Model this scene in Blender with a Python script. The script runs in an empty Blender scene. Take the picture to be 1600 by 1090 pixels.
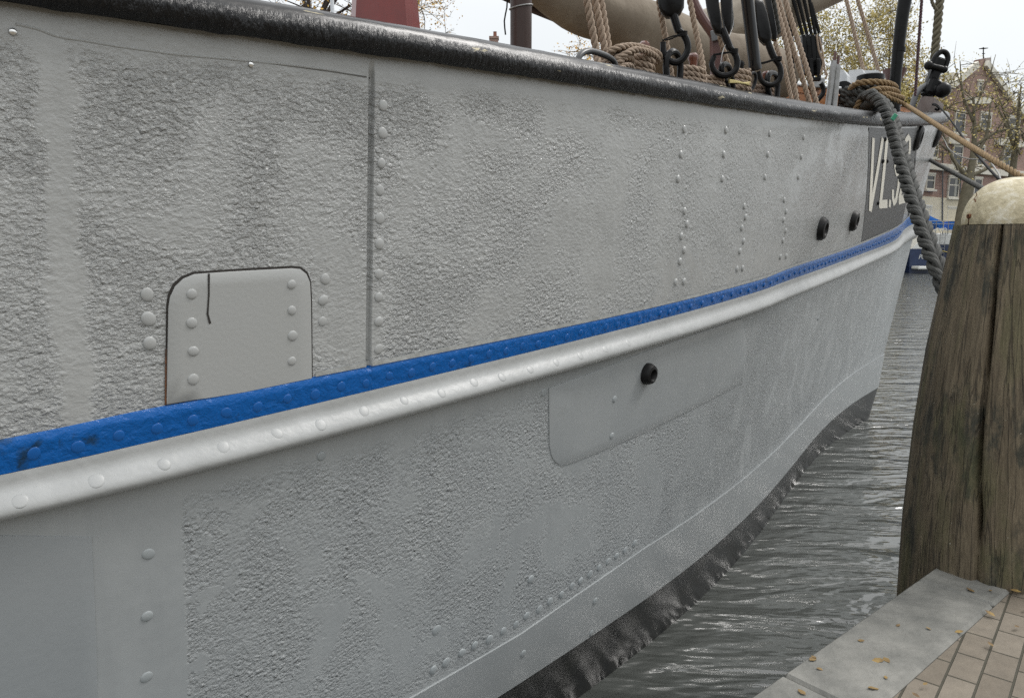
import bpy, math, random
import numpy as np
from mathutils import Vector, Matrix, noise as mnoise

# ------------------------------------------------------------------ camera, world, sun, exposure
SC = bpy.context.scene
COL = SC.collection
F = 1600 * 26 / 36.0
PITCH = math.radians(8.4)
CAMZ = 1.6
cam = bpy.data.cameras.new('camera'); cam.lens = 26; cam.sensor_width = 36
cam.clip_start = 0.02; cam.clip_end = 3000
camo = bpy.data.objects.new('camera', cam); COL.objects.link(camo)
camo.location = (0, 0, CAMZ); camo.rotation_euler = (math.pi / 2 - PITCH, 0, 0)
SC.camera = camo
SUN_EL, SUN_AZ = math.radians(48), math.radians(71)   # azimuth clockwise from +Y
world = bpy.data.worlds.new('World'); SC.world = world; world.use_nodes = True
nt = world.node_tree; nt.nodes.clear()
wo = nt.nodes.new('ShaderNodeOutputWorld'); bg = nt.nodes.new('ShaderNodeBackground')
sky = nt.nodes.new('ShaderNodeTexSky'); sky.sky_type = 'NISHITA'; sky.sun_disc = False
sky.sun_elevation = SUN_EL; sky.sun_rotation = SUN_AZ; sky.air_density = 1.5; sky.dust_density = 4
tc = nt.nodes.new('ShaderNodeTexCoord'); sep = nt.nodes.new('ShaderNodeSeparateXYZ')
nt.links.new(tc.outputs['Generated'], sep.inputs[0])
cr_ = nt.nodes.new('ShaderNodeValToRGB')
cr_.color_ramp.elements[0].position = 0.0; cr_.color_ramp.elements[0].color = (0.74, 0.79, 0.83, 1)
cr_.color_ramp.elements[1].position = 1.0; cr_.color_ramp.elements[1].color = (1.95, 1.98, 2.0, 1)
_e = cr_.color_ramp.elements.new(0.28); _e.color = (0.90, 0.93, 0.95, 1)
nt.links.new(sep.outputs['Z'], cr_.inputs['Fac'])
cn = nt.nodes.new('ShaderNodeTexNoise'); cn.inputs['Scale'].default_value = 2.2; cn.inputs['Detail'].default_value = 5
nt.links.new(tc.outputs['Generated'], cn.inputs['Vector'])
cm = nt.nodes.new('ShaderNodeMapRange'); cm.inputs['From Min'].default_value = 0.3; cm.inputs['From Max'].default_value = 0.7
cm.inputs['To Min'].default_value = 0.95; cm.inputs['To Max'].default_value = 1.05
nt.links.new(cn.outputs['Fac'], cm.inputs['Value'])
cmul = nt.nodes.new('ShaderNodeVectorMath'); cmul.operation = 'SCALE'
nt.links.new(cr_.outputs['Color'], cmul.inputs[0]); nt.links.new(cm.outputs['Result'], cmul.inputs['Scale'])
nsc = nt.nodes.new('ShaderNodeVectorMath'); nsc.operation = 'SCALE'; nsc.inputs['Scale'].default_value = 0.10
nt.links.new(sky.outputs['Color'], nsc.inputs[0])
wmix = nt.nodes.new('ShaderNodeMix'); wmix.data_type = 'RGBA'; wmix.inputs['Factor'].default_value = 0.90
nt.links.new(nsc.outputs[0], wmix.inputs['A']); nt.links.new(cmul.outputs[0], wmix.inputs['B'])
nt.links.new(wmix.outputs['Result'], bg.inputs['Color']); bg.inputs['Strength'].default_value = 1.0
nt.links.new(bg.outputs[0], wo.inputs['Surface'])
sl = bpy.data.lights.new('sun', 'SUN'); sl.energy = 1.5; sl.angle = math.radians(16); sl.color = (1, 0.975, 0.94)
slo = bpy.data.objects.new('sun', sl); COL.objects.link(slo)
sd = Vector((math.sin(SUN_AZ) * math.cos(SUN_EL), math.cos(SUN_AZ) * math.cos(SUN_EL), math.sin(SUN_EL)))
slo.rotation_euler = sd.to_track_quat('Z', 'Y').to_euler()
SC.view_settings.view_transform = 'Standard'; SC.view_settings.look = 'None'
SC.view_settings.exposure = 0.17; SC.view_settings.gamma = 1; SC.view_settings.use_curve_mapping = False
try:
    SC.cycles.use_denoising = False; SC.cycles.caustics_reflective = False; SC.cycles.caustics_refractive = False; SC.cycles.blur_glossy = 1.0
    SC.cycles.max_bounces = 6; SC.cycles.diffuse_bounces = 3; SC.cycles.glossy_bounces = 3
except Exception:
    pass

# ------------------------------------------------------------------ helpers
R = random.Random(7)
cp, sp = math.cos(PITCH), math.sin(PITCH)

def at(u, v, Y):
    """a point of the place, Y metres ahead, seen in the direction of photo pixel (u, v)"""
    cx = (u - 800) / F; cy = (545 - v) / F
    k = Y / (cp + cy * sp)
    return Vector((cx * k, Y, CAMZ + (-sp + cy * cp) * k))

def proj(P):
    P = np.asarray(P); X, Y, Z = P[..., 0], P[..., 1], P[..., 2] - CAMZ
    zc = Y * cp - Z * sp; yc = Y * sp + Z * cp
    return 800 + F * X / zc, 545 - F * yc / zc

ROOT = {}
def rootloc(o):
    return ROOT.get(o.name, Vector((0, 0, 0))) if o is not None else Vector((0, 0, 0))

def tag(o, label=None, cat=None, group=None, kind=None):
    if label: o['label'] = label
    if cat: o['category'] = cat
    if group: o['group'] = group
    if kind: o['kind'] = kind
    return o

def thing(name, label, cat, loc=(0, 0, 0), group=None):
    o = bpy.data.objects.new(name, None); COL.objects.link(o)
    o.location = loc; o.empty_display_size = 0.1
    ROOT[o.name] = Vector(loc)
    return tag(o, label, cat, group)

class MB:
    def __init__(s):
        s.v = []; s.f = []; s.uv = None
    def add(s, vs, fs):
        n = len(s.v); s.v.extend([tuple(p) for p in vs]); s.f.extend([tuple(i + n for i in f) for f in fs]); return s
    def box(s, c, sx, sy, sz, M=None, bev=0):
        c = Vector(c); pts = []
        b = min(bev, sx * .45, sy * .45, sz * .45)
        if b <= 0:
            for dx in (-1, 1):
                for dy in (-1, 1):
                    for dz in (-1, 1):
                        pts.append(Vector((dx * sx / 2, dy * sy / 2, dz * sz / 2)))
            fs = [(0, 1, 3, 2), (4, 6, 7, 5), (0, 4, 5, 1), (2, 3, 7, 6), (0, 2, 6, 4), (1, 5, 7, 3)]
        else:
            idx = {}
            for dx in (-1, 1):
                for dy in (-1, 1):
                    for dz in (-1, 1):
                        for k in range(3):
                            h = [sx / 2, sy / 2, sz / 2]; d = [dx, dy, dz]
                            q = [d[i] * (h[i] - (0 if i == k else b)) for i in range(3)]
                            idx[(dx, dy, dz, k)] = len(pts); pts.append(Vector(q))
            fs = []
            I = lambda d, k: idx[(d[0], d[1], d[2], k)]
            for k in range(3):
                o1, o2 = (k + 1) % 3, (k + 2) % 3
                for sgn in (-1, 1):
                    q = []
                    for a, c2 in ((-1, -1), (1, -1), (1, 1), (-1, 1)):
                        d = [0, 0, 0]; d[k] = sgn; d[o1] = a; d[o2] = c2; q.append(I(d, k))
                    fs.append(tuple(q if sgn > 0 else q[::-1]))
                for a in (-1, 1):
                    for c2 in (-1, 1):
                        d1 = [0, 0, 0]; d1[k] = -1; d1[o1] = a; d1[o2] = c2
                        d2 = list(d1); d2[k] = 1
                        q = [I(d1, o1), I(d2, o1), I(d2, o2), I(d1, o2)]
                        fs.append(tuple(q if a * c2 > 0 else q[::-1]))
            for dx in (-1, 1):
                for dy in (-1, 1):
                    for dz in (-1, 1):
                        d = (dx, dy, dz); q = [I(d, 0), I(d, 1), I(d, 2)]
                        fs.append(tuple(q if dx * dy * dz > 0 else q[::-1]))
        if M is not None: pts = [M @ p for p in pts]
        return s.add([p + c for p in pts], fs)
    def bar(s, a, b, w, d, up=Vector((0, 0, 1)), bev=0):
        a = Vector(a); b = Vector(b); z = (b - a); L = z.length; z.normalize()
        x = z.cross(up)
        if x.length < 1e-4: x = z.cross(Vector((0, 1, 0)))
        x.normalize(); y = z.cross(x)
        M = Matrix((x, y, z)).transposed()
        return s.box((a + b) / 2, w, d, L, M, bev)
    def tube(s, pts, r, n=10, cap=True, ell=None, closed=False):
        pts = [Vector(p) for p in pts]; m = len(pts)
        rs = r if hasattr(r, '__len__') else [r] * m
        T = []
        for i in range(m):
            if closed: t = pts[(i + 1) % m] - pts[i - 1]
            else: t = pts[min(i + 1, m - 1)] - pts[max(i - 1, 0)]
            T.append(t.normalized())
        x = T[0].cross(Vector((0, 0, 1)))
        if x.length < 1e-3: x = T[0].cross(Vector((0, 1, 0)))
        x.normalize(); vs = []; fs = []
        for i in range(m):
            x = x - T[i] * x.dot(T[i])
            if x.length < 1e-6: x = T[i].orthogonal()
            x.normalize(); y = T[i].cross(x)
            ex, ey = ell if ell else (1, 1)
            for k in range(n):
                a = 2 * math.pi * k / n
                vs.append(pts[i] + (x * math.cos(a) * ex + y * math.sin(a) * ey) * rs[i])
        rng = m if closed else m - 1
        for i in range(rng):
            j = (i + 1) % m
            for k in range(n):
                l = (k + 1) % n
                fs.append((i * n + k, i * n + l, j * n + l, j * n + k))
        if cap and not closed:
            fs.append(tuple(range(n))[::-1]); fs.append(tuple((m - 1) * n + k for k in range(n)))
        return s.add(vs, fs)
    def lathe(s, prof, o, axis=Vector((0, 0, 1)), n=24):
        """profile of (radius, height) along axis"""
        o = Vector(o); z = Vector(axis).normalized(); x = z.orthogonal().normalized(); y = z.cross(x)
        vs = []; fs = []; m = len(prof)
        for (r, h) in prof:
            for k in range(n):
                a = 2 * math.pi * k / n
                vs.append(o + z * h + (x * math.cos(a) + y * math.sin(a)) * max(r, 1e-5))
        for i in range(m - 1):
            for k in range(n):
                l = (k + 1) % n
                fs.append((i * n + k, i * n + l, (i + 1) * n + l, (i + 1) * n + k))
        if prof[0][0] > 1e-4: fs.append(tuple(range(n))[::-1])
        if prof[-1][0] > 1e-4: fs.append(tuple((m - 1) * n + k for k in range(n)))
        return s.add(vs, fs)
    def ball(s, c, r, sc=(1, 1, 1), n=16):
        prof = [(r * math.sin(math.pi * i / 10), -r * math.cos(math.pi * i / 10)) for i in range(11)]
        k = MB().lathe(prof, (0, 0, 0), n=n)
        return s.add([Vector((p[0] * sc[0], p[1] * sc[1], p[2] * sc[2])) + Vector(c) for p in k.v], k.f)
    def prism(s, poly, d):
        """closed outline of 3D points extruded by vector d"""
        poly = [Vector(p) for p in poly]; n = len(poly); d = Vector(d)
        fs = [tuple(range(n))[::-1], tuple(range(n, 2 * n))]
        for i in range(n):
            j = (i + 1) % n; fs.append((i, j, n + j, n + i))
        return s.add(poly + [p + d for p in poly], fs)
    def build(s, name, mat, parent=None, smooth=35, kind=None, label=None):
        me = bpy.data.meshes.new(name)
        lo = rootloc(parent)
        if lo.length > 0: vv = [(p[0] - lo.x, p[1] - lo.y, p[2] - lo.z) for p in s.v]
        else: vv = s.v
        me.from_pydata(vv, [], s.f); me.update()
        if s.uv is not None:
            uvl = me.uv_layers.new(name='UVMap')
            li = np.empty(len(me.loops), dtype=np.int32); me.loops.foreach_get('vertex_index', li)
            arr = np.asarray(s.uv, dtype=np.float32)[li]
            uvl.data.foreach_set('uv', arr.ravel())
        if smooth:
            me.polygons.foreach_set('use_smooth', [True] * len(me.polygons))
            if smooth < 180: me.set_sharp_from_angle(angle=math.radians(smooth))
        me.materials.append(mat)
        o = bpy.data.objects.new(name, me); COL.objects.link(o)
        if parent is not None:
            o.parent = parent; ROOT[o.name] = lo
        if kind: o['kind'] = kind
        if label: o['label'] = label
        return o

def smoothpath(pts, step):
    pts = [Vector(p) for p in pts]
    if len(pts) == 2: dense = [pts[0].lerp(pts[1], i / 40) for i in range(41)]
    else:
        P = [2 * pts[0] - pts[1]] + pts + [2 * pts[-1] - pts[-2]]; dense = []
        for i in range(1, len(P) - 2):
            a, b, c, e = P[i - 1], P[i], P[i + 1], P[i + 2]
            for k in range(24):
                t = k / 24
                dense.append(0.5 * ((2 * b) + (c - a) * t + (2 * a - 5 * b + 4 * c - e) * t * t + (3 * b - a - 3 * c + e) * t ** 3))
        dense.append(pts[-1])
    out = [dense[0]]; acc = 0.0
    for a, b in zip(dense, dense[1:]):
        L = (b - a).length
        if L < 1e-9: continue
        d = step - acc
        while d <= L:
            out.append(a + (b - a) * (d / L)); d += step
        acc = L - (d - step)
    if (out[-1] - dense[-1]).length > step * .3: out.append(dense[-1])
    return out

def rope_mb(pts, r, mb=None, strands=3, lay=None, n=7, step=None):
    """laid rope: three strands twisted round a smooth path"""
    mb = mb or MB(); lay = lay or r * 5.6; step = step or r * 0.42
    P = smoothpath(pts, step); m = len(P)
    if m < 3: return mb
    T = [(P[min(i + 1, m - 1)] - P[max(i - 1, 0)]).normalized() for i in range(m)]
    x = T[0].orthogonal().normalized(); fr = []
    for i in range(m):
        x = (x - T[i] * x.dot(T[i])); x = x.normalized() if x.length > 1e-6 else T[i].orthogonal().normalized()
        fr.append((x.copy(), T[i].cross(x)))
    for k in range(strands):
        Q = []
        for i in range(m):
            a = 2 * math.pi * (i * step / lay + k / strands)
            Q.append(P[i] + (fr[i][0] * math.cos(a) + fr[i][1] * math.sin(a)) * r * 0.54)
        mb.tube(Q, r * 0.475, n=n)
    return mb

def plait_mb(pts, r, mb=None, rfun=None):
    """plaited mooring hawser: pairs of strands weaving across each other"""
    mb = mb or MB(); step = r * 0.22
    P = smoothpath(pts, step); m = len(P)
    T = [(P[min(i + 1, m - 1)] - P[max(i - 1, 0)]).normalized() for i in range(m)]
    view = Vector((0.05, -1, 0.1)).normalized(); L = r * 8.6
    for k in range(4):
        for pair in (-1, 1):
            Q = []; rs = []
            for i in range(m):
                x = T[i].cross(view).normalized(); y = x.cross(T[i])
                R_ = r * (rfun(i / (m - 1)) if rfun else 1)
                ph = 2 * math.pi * (i * step / L + k / 4) + pair * 0.25
                Q.append(P[i] + x * (0.66 * R_ * math.cos(ph)) + y * (0.50 * R_ * math.sin(2 * ph)))
                rs.append(R_ * 0.33)
            mb.tube(Q, rs, n=9)
    return mb

# ---- materials
def nn(t, typ, **kw):
    n = t.nodes.new(typ)
    for k, v in kw.items(): setattr(n, k, v)
    return n

def mat(name, col, rough=0.5, metal=0.0, col2=None, nscale=6.0, ndetail=4, lo=0.35, hi=0.65, bump=0.0, bscale=60.0, stretch=None,
        spec=0.5, rough2=None, coat=0.0):
    m = bpy.data.materials.new(name); m.use_nodes = True; t = m.node_tree; t.nodes.clear()
    out = nn(t, 'ShaderNodeOutputMaterial'); b = nn(t, 'ShaderNodeBsdfPrincipled')
    t.links.new(b.outputs[0], out.inputs[0])
    b.inputs['Base Color'].default_value = (*col, 1); b.inputs['Roughness'].default_value = rough
    b.inputs['Metallic'].default_value = metal; b.inputs['Specular IOR Level'].default_value = spec
    if coat: b.inputs['Coat Weight'].default_value = coat
    tcn = nn(t, 'ShaderNodeTexCoord'); mp = nn(t, 'ShaderNodeMapping'); t.links.new(tcn.outputs['Object'], mp.inputs[0])
    if stretch: mp.inputs['Scale'].default_value = stretch
    if col2 is not None:
        nz = nn(t, 'ShaderNodeTexNoise'); nz.inputs['Scale'].default_value = nscale; nz.inputs['Detail'].default_value = ndetail
        nz.inputs['Roughness'].default_value = 0.6
        t.links.new(mp.outputs[0], nz.inputs['Vector'])
        mr = nn(t, 'ShaderNodeMapRange'); mr.inputs['From Min'].default_value = lo; mr.inputs['From Max'].default_value = hi
        t.links.new(nz.outputs['Fac'], mr.inputs['Value'])
        mx = nn(t, 'ShaderNodeMix', data_type='RGBA'); mx.inputs['A'].default_value = (*col, 1); mx.inputs['B'].default_value = (*col2, 1)
        t.links.new(mr.outputs[0], mx.inputs['Factor']); t.links.new(mx.outputs['Result'], b.inputs['Base Color'])
        if rough2 is not None:
            m2 = nn(t, 'ShaderNodeMapRange'); m2.inputs['To Min'].default_value = rough; m2.inputs['To Max'].default_value = rough2
            t.links.new(mr.outputs[0], m2.inputs['Value']); t.links.new(m2.outputs[0], b.inputs['Roughness'])
    if bump:
        nb = nn(t, 'ShaderNodeTexNoise'); nb.inputs['Scale'].default_value = bscale; nb.inputs['Detail'].default_value = 5
        t.links.new(mp.outputs[0], nb.inputs['Vector'])
        bp = nn(t, 'ShaderNodeBump'); bp.inputs['Strength'].default_value = 1.0; bp.inputs['Distance'].default_value = bump
        t.links.new(nb.outputs['Fac'], bp.inputs['Height']); t.links.new(bp.outputs[0], b.inputs['Normal'])
    return m

def math_n(t, op, a, b=None, clamp=False):
    n = nn(t, 'ShaderNodeMath', operation=op); n.use_clamp = clamp
    for i, x in enumerate((a, b)):
        if x is None: continue
        if isinstance(x, (int, float)): n.inputs[i].default_value = x
        else: t.links.new(x, n.inputs[i])
    return n.outputs[0]

def ramp01(t, val, a, b):
    n = nn(t, 'ShaderNodeMapRange', interpolation_type='SMOOTHSTEP')
    n.inputs['From Min'].default_value = a; n.inputs['From Max'].default_value = b
    t.links.new(val, n.inputs['Value']); return n.outputs[0]

def tex_noise(t, vec, scale, detail=4, rough=0.55, dist=0.0, sx=1.0, sy=1.0, off=(0, 0, 0), rot=0.0):
    mp = nn(t, 'ShaderNodeMapping'); mp.inputs['Scale'].default_value = (sx, sy, 1); mp.inputs['Location'].default_value = off
    mp.inputs['Rotation'].default_value = (0, 0, rot)
    t.links.new(vec, mp.inputs[0])
    n = nn(t, 'ShaderNodeTexNoise'); n.inputs['Scale'].default_value = scale; n.inputs['Detail'].default_value = detail
    n.inputs['Roughness'].default_value = rough; n.inputs['Distortion'].default_value = dist
    t.links.new(mp.outputs[0], n.inputs['Vector']); return n.outputs['Fac']

def hull_paint(name, lower):
    """grey oil paint over pitted riveted steel; UV is metres along the hull and metres down from its upper edge"""
    m = bpy.data.materials.new(name); m.use_nodes = True; t = m.node_tree; t.nodes.clear()
    out = nn(t, 'ShaderNodeOutputMaterial'); b = nn(t, 'ShaderNodeBsdfPrincipled'); t.links.new(b.outputs[0], out.inputs[0])
    uv = nn(t, 'ShaderNodeUVMap', uv_map='UVMap'); vec = uv.outputs[0]
    sx = nn(t, 'ShaderNodeSeparateXYZ'); t.links.new(vec, sx.inputs[0]); X, Y = sx.outputs[0], sx.outputs[1]
    wob = tex_noise(t, vec, 9, 3)
    wb = math_n(t, 'MULTIPLY', math_n(t, 'SUBTRACT', wob, 0.5), 0.10)
    Xw = math_n(t, 'ADD', X, wb); Yw = math_n(t, 'ADD', Y, wb)
    patch = tex_noise(t, vec, 3.3 if lower else 2.6, 4, 0.6, 0.6)
    if lower:
        M = math_n(t, 'ADD', math_n(t, 'MULTIPLY', ramp01(t, patch, 0.38, 0.58), 1.0), 0.06)
        M = math_n(t, 'MAXIMUM', M, math_n(t, 'MULTIPLY', ramp01(t, X, X_SMOOTH + .22, X_SMOOTH + .06), ramp01(t, tex_noise(t, vec, 14, 3, off=(5, 5, 0)), .38, .5)))
        M = math_n(t, 'MULTIPLY', M, math_n(t, 'SUBTRACT', 1.0, math_n(t, 'MULTIPLY', ramp01(t, X, X_SMOOTH + 1.3, X_SMOOTH + 4.0), 0.5)))
        xs = math_n(t, 'ADD', X, math_n(t, 'MULTIPLY', math_n(t, 'SUBTRACT', tex_noise(t, vec, 40, 3), 0.5), 0.03))
        M = math_n(t, 'MULTIPLY', M, ramp01(t, xs, X_SMOOTH - .004, X_SMOOTH + .008))
        M = math_n(t, 'MULTIPLY', M, ramp01(t, Yw, 0.03, 0.15))
        HM = 0.95
        fb = tex_noise(t, vec, 56, 6, 0.62, 0.0, sx=0.9, sy=1.15, rot=0.35)
        fin = tex_noise(t, vec, 118, 2, 0.5, 0.0)
        h = math_n(t, 'ADD', math_n(t, 'MULTIPLY', ramp01(t, fb, 0.36, 0.66), 0.28), math_n(t, 'ADD', math_n(t, 'MULTIPLY', fb, 0.95), math_n(t, 'MULTIPLY', fin, 0.42)))
    else:
        M = math_n(t, 'ADD', math_n(t, 'MULTIPLY', ramp01(t, patch, 0.36, 0.60), 0.95), 0.22)
        M = math_n(t, 'MULTIPLY', M, math_n(t, 'SUBTRACT', 1.0, math_n(t, 'MULTIPLY', ramp01(t, X, X_BAND + 1.0, X_BAND + 4.0), 0.45)))
        band = math_n(t, 'ADD', math_n(t, 'MULTIPLY', ramp01(t, Yw, 0.05, 0.13), 0.93), 0.07)
        M = math_n(t, 'MULTIPLY', M, band)
        d = math_n(t, 'ABSOLUTE', math_n(t, 'SUBTRACT', Xw, X_BAND))
        M = math_n(t, 'MULTIPLY', M, math_n(t, 'ADD', math_n(t, 'MULTIPLY', ramp01(t, d, 0.022, 0.05), 0.88), 0.12))
        HM = 1.25
        lf = tex_noise(t, vec, 62, 6, 0.60, 0.0, sx=0.85, sy=1.2)
        lump = math_n(t, 'ADD', math_n(t, 'MULTIPLY', lf, .62), math_n(t, 'MULTIPLY', ramp01(t, lf, .40, .63), .32))
        drip = tex_noise(t, vec, 60, 4, 0.62, 0.1, sx=1.5, sy=0.5)
        fw = ramp01(t, X, X_BAND + 1.1, X_BAND + 3.2)
        mxh = nn(t, 'ShaderNodeMix', data_type='FLOAT'); t.links.new(fw, mxh.inputs['Factor'])
        t.links.new(lump, mxh.inputs['A']); t.links.new(drip, mxh.inputs['B'])
        med = tex_noise(t, vec, 38, 2, 0.5, 0.0)
        h = math_n(t, 'ADD', math_n(t, 'MULTIPLY', mxh.outputs['Result'], 1.45), math_n(t, 'MULTIPLY', med, 1.0))
    def vor_(scale, off):
        mp = nn(t, 'ShaderNodeMapping'); mp.inputs['Location'].default_value = off; t.links.new(vec, mp.inputs[0])
        wv = nn(t, 'ShaderNodeVectorMath', operation='ADD'); nzv = nn(t, 'ShaderNodeTexNoise'); nzv.inputs['Scale'].default_value = scale * .6
        t.links.new(mp.outputs[0], nzv.inputs['Vector']); sc_ = nn(t, 'ShaderNodeVectorMath', operation='SCALE'); sc_.inputs['Scale'].default_value = .9 / scale
        t.links.new(nzv.outputs['Color'], sc_.inputs[0]); t.links.new(mp.outputs[0], wv.inputs[0]); t.links.new(sc_.outputs[0], wv.inputs[1])
        v_ = nn(t, 'ShaderNodeTexVoronoi'); v_.inputs['Scale'].default_value = scale; t.links.new(wv.outputs[0], v_.inputs['Vector']); return v_.outputs['Distance']
    grain = math_n(t, 'SUBTRACT', 0.5, vor_(105, (0, 0, 0)))
    wart = math_n(t, 'MULTIPLY', ramp01(t, vor_(34, (3, 2, 0)), 0.34, 0.10), ramp01(t, tex_noise(t, vec, 5, 3, off=(7, 1, 0)), 0.40, 0.55))
    pit = ramp01(t, vor_(48, (1, 6, 0)), 0.26, 0.08)
    h = math_n(t, 'ADD', h, math_n(t, 'MULTIPLY', grain, 0.36))
    h = math_n(t, 'ADD', h, math_n(t, 'SUBTRACT', math_n(t, 'MULTIPLY', wart, 0.70), math_n(t, 'MULTIPLY', pit, 0.30)))
    h = math_n(t, 'MULTIPLY', math_n(t, 'SUBTRACT', h, HM), M)
    h = math_n(t, 'ADD', h, math_n(t, 'MULTIPLY', tex_noise(t, vec, 5, 3), 0.5 if lower else 1.3))
    h = math_n(t, 'ADD', h, math_n(t, 'MULTIPLY', tex_noise(t, vec, 260, 2), 0.035))
    bp = nn(t, 'ShaderNodeBump'); bp.inputs['Strength'].default_value = 1.0; bp.inputs['Distance'].default_value = 0.0069 if lower else 0.0057
    t.links.new(h, bp.inputs['Height']); t.links.new(bp.outputs[0], b.inputs['Normal'])
    mx = nn(t, 'ShaderNodeMix', data_type='RGBA')
    if lower:
        mx.inputs['A'].default_value = (0.285, 0.300, 0.303, 1); mx.inputs['B'].default_value = (0.340, 0.356, 0.356, 1)
    else:
        mx.inputs['A'].default_value = (0.318, 0.324, 0.316, 1); mx.inputs['B'].default_value = (0.378, 0.385, 0.376, 1)
    cvar = math_n(t, 'ADD', math_n(t, 'MULTIPLY', tex_noise(t, vec, 2.0, 6, 0.7, 0.5), .6), math_n(t, 'MULTIPLY', tex_noise(t, vec, 6.0, 5, 0.65, 0.2, sx=2.2, sy=0.35), .4))
    t.links.new(ramp01(t, cvar, 0.30, 0.70), mx.inputs['Factor'])
    t.links.new(mx.outputs['Result'], b.inputs['Base Color'])
    rr = nn(t, 'ShaderNodeMapRange'); rr.inputs['To Min'].default_value = 0.12; rr.inputs['To Max'].default_value = 0.30
    t.links.new(tex_noise(t, vec, 12, 3), rr.inputs['Value']); t.links.new(rr.outputs[0], b.inputs['Roughness'])
    b.inputs['Specular IOR Level'].default_value = 0.5
    return m

def chipped(name, col, chip, thr, rough=0.35, bump=0.003, bscale=45, stretch=(1, 1, 1), cscale=7, rough_bump2=None, soft=.012):
    """paint flaked off in patches, showing another colour"""
    m = bpy.data.materials.new(name); m.use_nodes = True; t = m.node_tree; t.nodes.clear()
    out = nn(t, 'ShaderNodeOutputMaterial'); b = nn(t, 'ShaderNodeBsdfPrincipled'); t.links.new(b.outputs[0], out.inputs[0])
    uv = nn(t, 'ShaderNodeUVMap', uv_map='UVMap'); vec = uv.outputs[0]
    n1 = tex_noise(t, vec, cscale, 5, 0.65, 0.4, sx=stretch[0], sy=stretch[1])
    n2 = tex_noise(t, vec, 3, 3)
    k = math_n(t, 'ADD', n1, math_n(t, 'MULTIPLY', math_n(t, 'SUBTRACT', n2, 0.5), 0.35))
    f = ramp01(t, k, thr, thr + soft)
    mx = nn(t, 'ShaderNodeMix', data_type='RGBA'); mx.inputs['A'].default_value = (*col, 1); mx.inputs['B'].default_value = (*chip, 1)
    t.links.new(f, mx.inputs['Factor']); t.links.new(mx.outputs['Result'], b.inputs['Base Color'])
    b.inputs['Roughness'].default_value = rough; b.inputs['Specular IOR Level'].default_value = 0.33
    h = tex_noise(t, vec, bscale, 5, 0.6, 0.3, sx=stretch[0], sy=stretch[1])
    h = math_n(t, 'SUBTRACT', math_n(t, 'MULTIPLY', h, 1.0), math_n(t, 'MULTIPLY', f, 0.4 if soft < .05 else 0.0))
    if rough_bump2:
        h = math_n(t, 'MULTIPLY', h, 0.28)
        h2 = tex_noise(t, vec, rough_bump2, 4, 0.6, 0.2, sx=2.2, sy=0.55)
        sx_ = nn(t, 'ShaderNodeSeparateXYZ'); t.links.new(vec, sx_.inputs[0])
        lowm = ramp01(t, sx_.outputs[1], 0.05, 0.085)
        h = math_n(t, 'ADD', h, math_n(t, 'MULTIPLY', math_n(t, 'MULTIPLY', h2, lowm), 4.0))
    bp = nn(t, 'ShaderNodeBump'); bp.inputs['Distance'].default_value = bump
    t.links.new(h, bp.inputs['Height']); t.links.new(bp.outputs[0], b.inputs['Normal'])
    return m

# ------------------------------------------------------------------ the hull's lines
AXA = math.radians(50)
AX = np.array([math.sin(AXA), math.cos(AXA)]); NX = np.array([-math.cos(AXA), math.sin(AXA)])   # along the ship, and inboard
LC = 4.35                                                                                          # centre line
def catmull(P, n=60):
    P = np.asarray(P, float); Q = np.vstack([2 * P[0] - P[1], P, 2 * P[-1] - P[-2]]); o = []
    for i in range(1, len(Q) - 2):
        a, b, c, e = Q[i - 1:i + 3]
        for s in np.linspace(0, 1, n, endpoint=False):
            o.append(.5 * (2 * b + (c - a) * s + (2 * a - 5 * b + 4 * c - e) * s * s + (3 * b - a - 3 * c + e) * s ** 3))
    o.append(P[-1]); return np.array(o)
_top = catmull([(-6, 1.86), (-3, 1.87), (-1, 1.89), (0.5, 1.95), (2.64, 2.19), (4.5, 2.51), (6.4, 2.92), (8.2, 3.35), (9.6, 3.70),
                (10.5, 3.95), (11.0, 4.12), (11.2, 4.23), (11.25, 4.35)])
_s = np.r_[0, np.cumsum(np.hypot(*np.diff(_top, axis=0).T))]
TAUMAX = float(_s[-1])
def topline(tau): return np.interp(tau, _s, _top[:, 0]), np.interp(tau, _s, _top[:, 1])
def sstep(a, b, x):
    y = np.clip((x - a) / (b - a), 0, 1); return y * y * (3 - 2 * y)
def zpoly(c, knots):
    ts = np.r_[np.array([-7, -4, -2, -1.0]), np.linspace(0.1, 4.2, 12)]
    f0 = np.polyval(c, math.log(1.6)); sl_ = (np.polyval(c, math.log(1.9)) - f0) / 0.3
    zs = [f0 + max(-.03, min(.03, sl_)) * (t_ - .1) if t_ < .1 else np.polyval(c, math.log(t_ + 1.5)) for t_ in ts]
    P = catmull(np.r_[np.c_[ts, zs], np.array(knots)], 20)
    return P
ZT = {
 'top': zpoly([0.11053, -0.43558, 0.711, -0.39892, 2.15652], [(5.4, 2.437), (6.2, 2.515), (7.2, 2.63), (9.1, 2.88), (10.8, 3.13), (11.3, 3.2)]),
 'blue': zpoly([0.00955, 0.05526, -0.15425, 0.21891, 1.07345], [(4.9, 1.43), (7.15, 1.575), (9.3, 1.745), (10.66, 1.93), (11.2, 2.01)]),
 'rail': zpoly([0.03679, -0.13475, 0.26122, -0.11679, 1.07815], [(4.9, 1.345), (6.6, 1.44), (9.5, 1.60), (10.69, 1.81), (11.2, 1.90)]),
 'raillow': zpoly([0.03465, -0.1486, 0.32592, -0.2063, 0.99273], [(4.9, 1.205), (6.6, 1.29), (9.9, 1.46), (10.68, 1.59), (11.2, 1.68)]),
}
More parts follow.
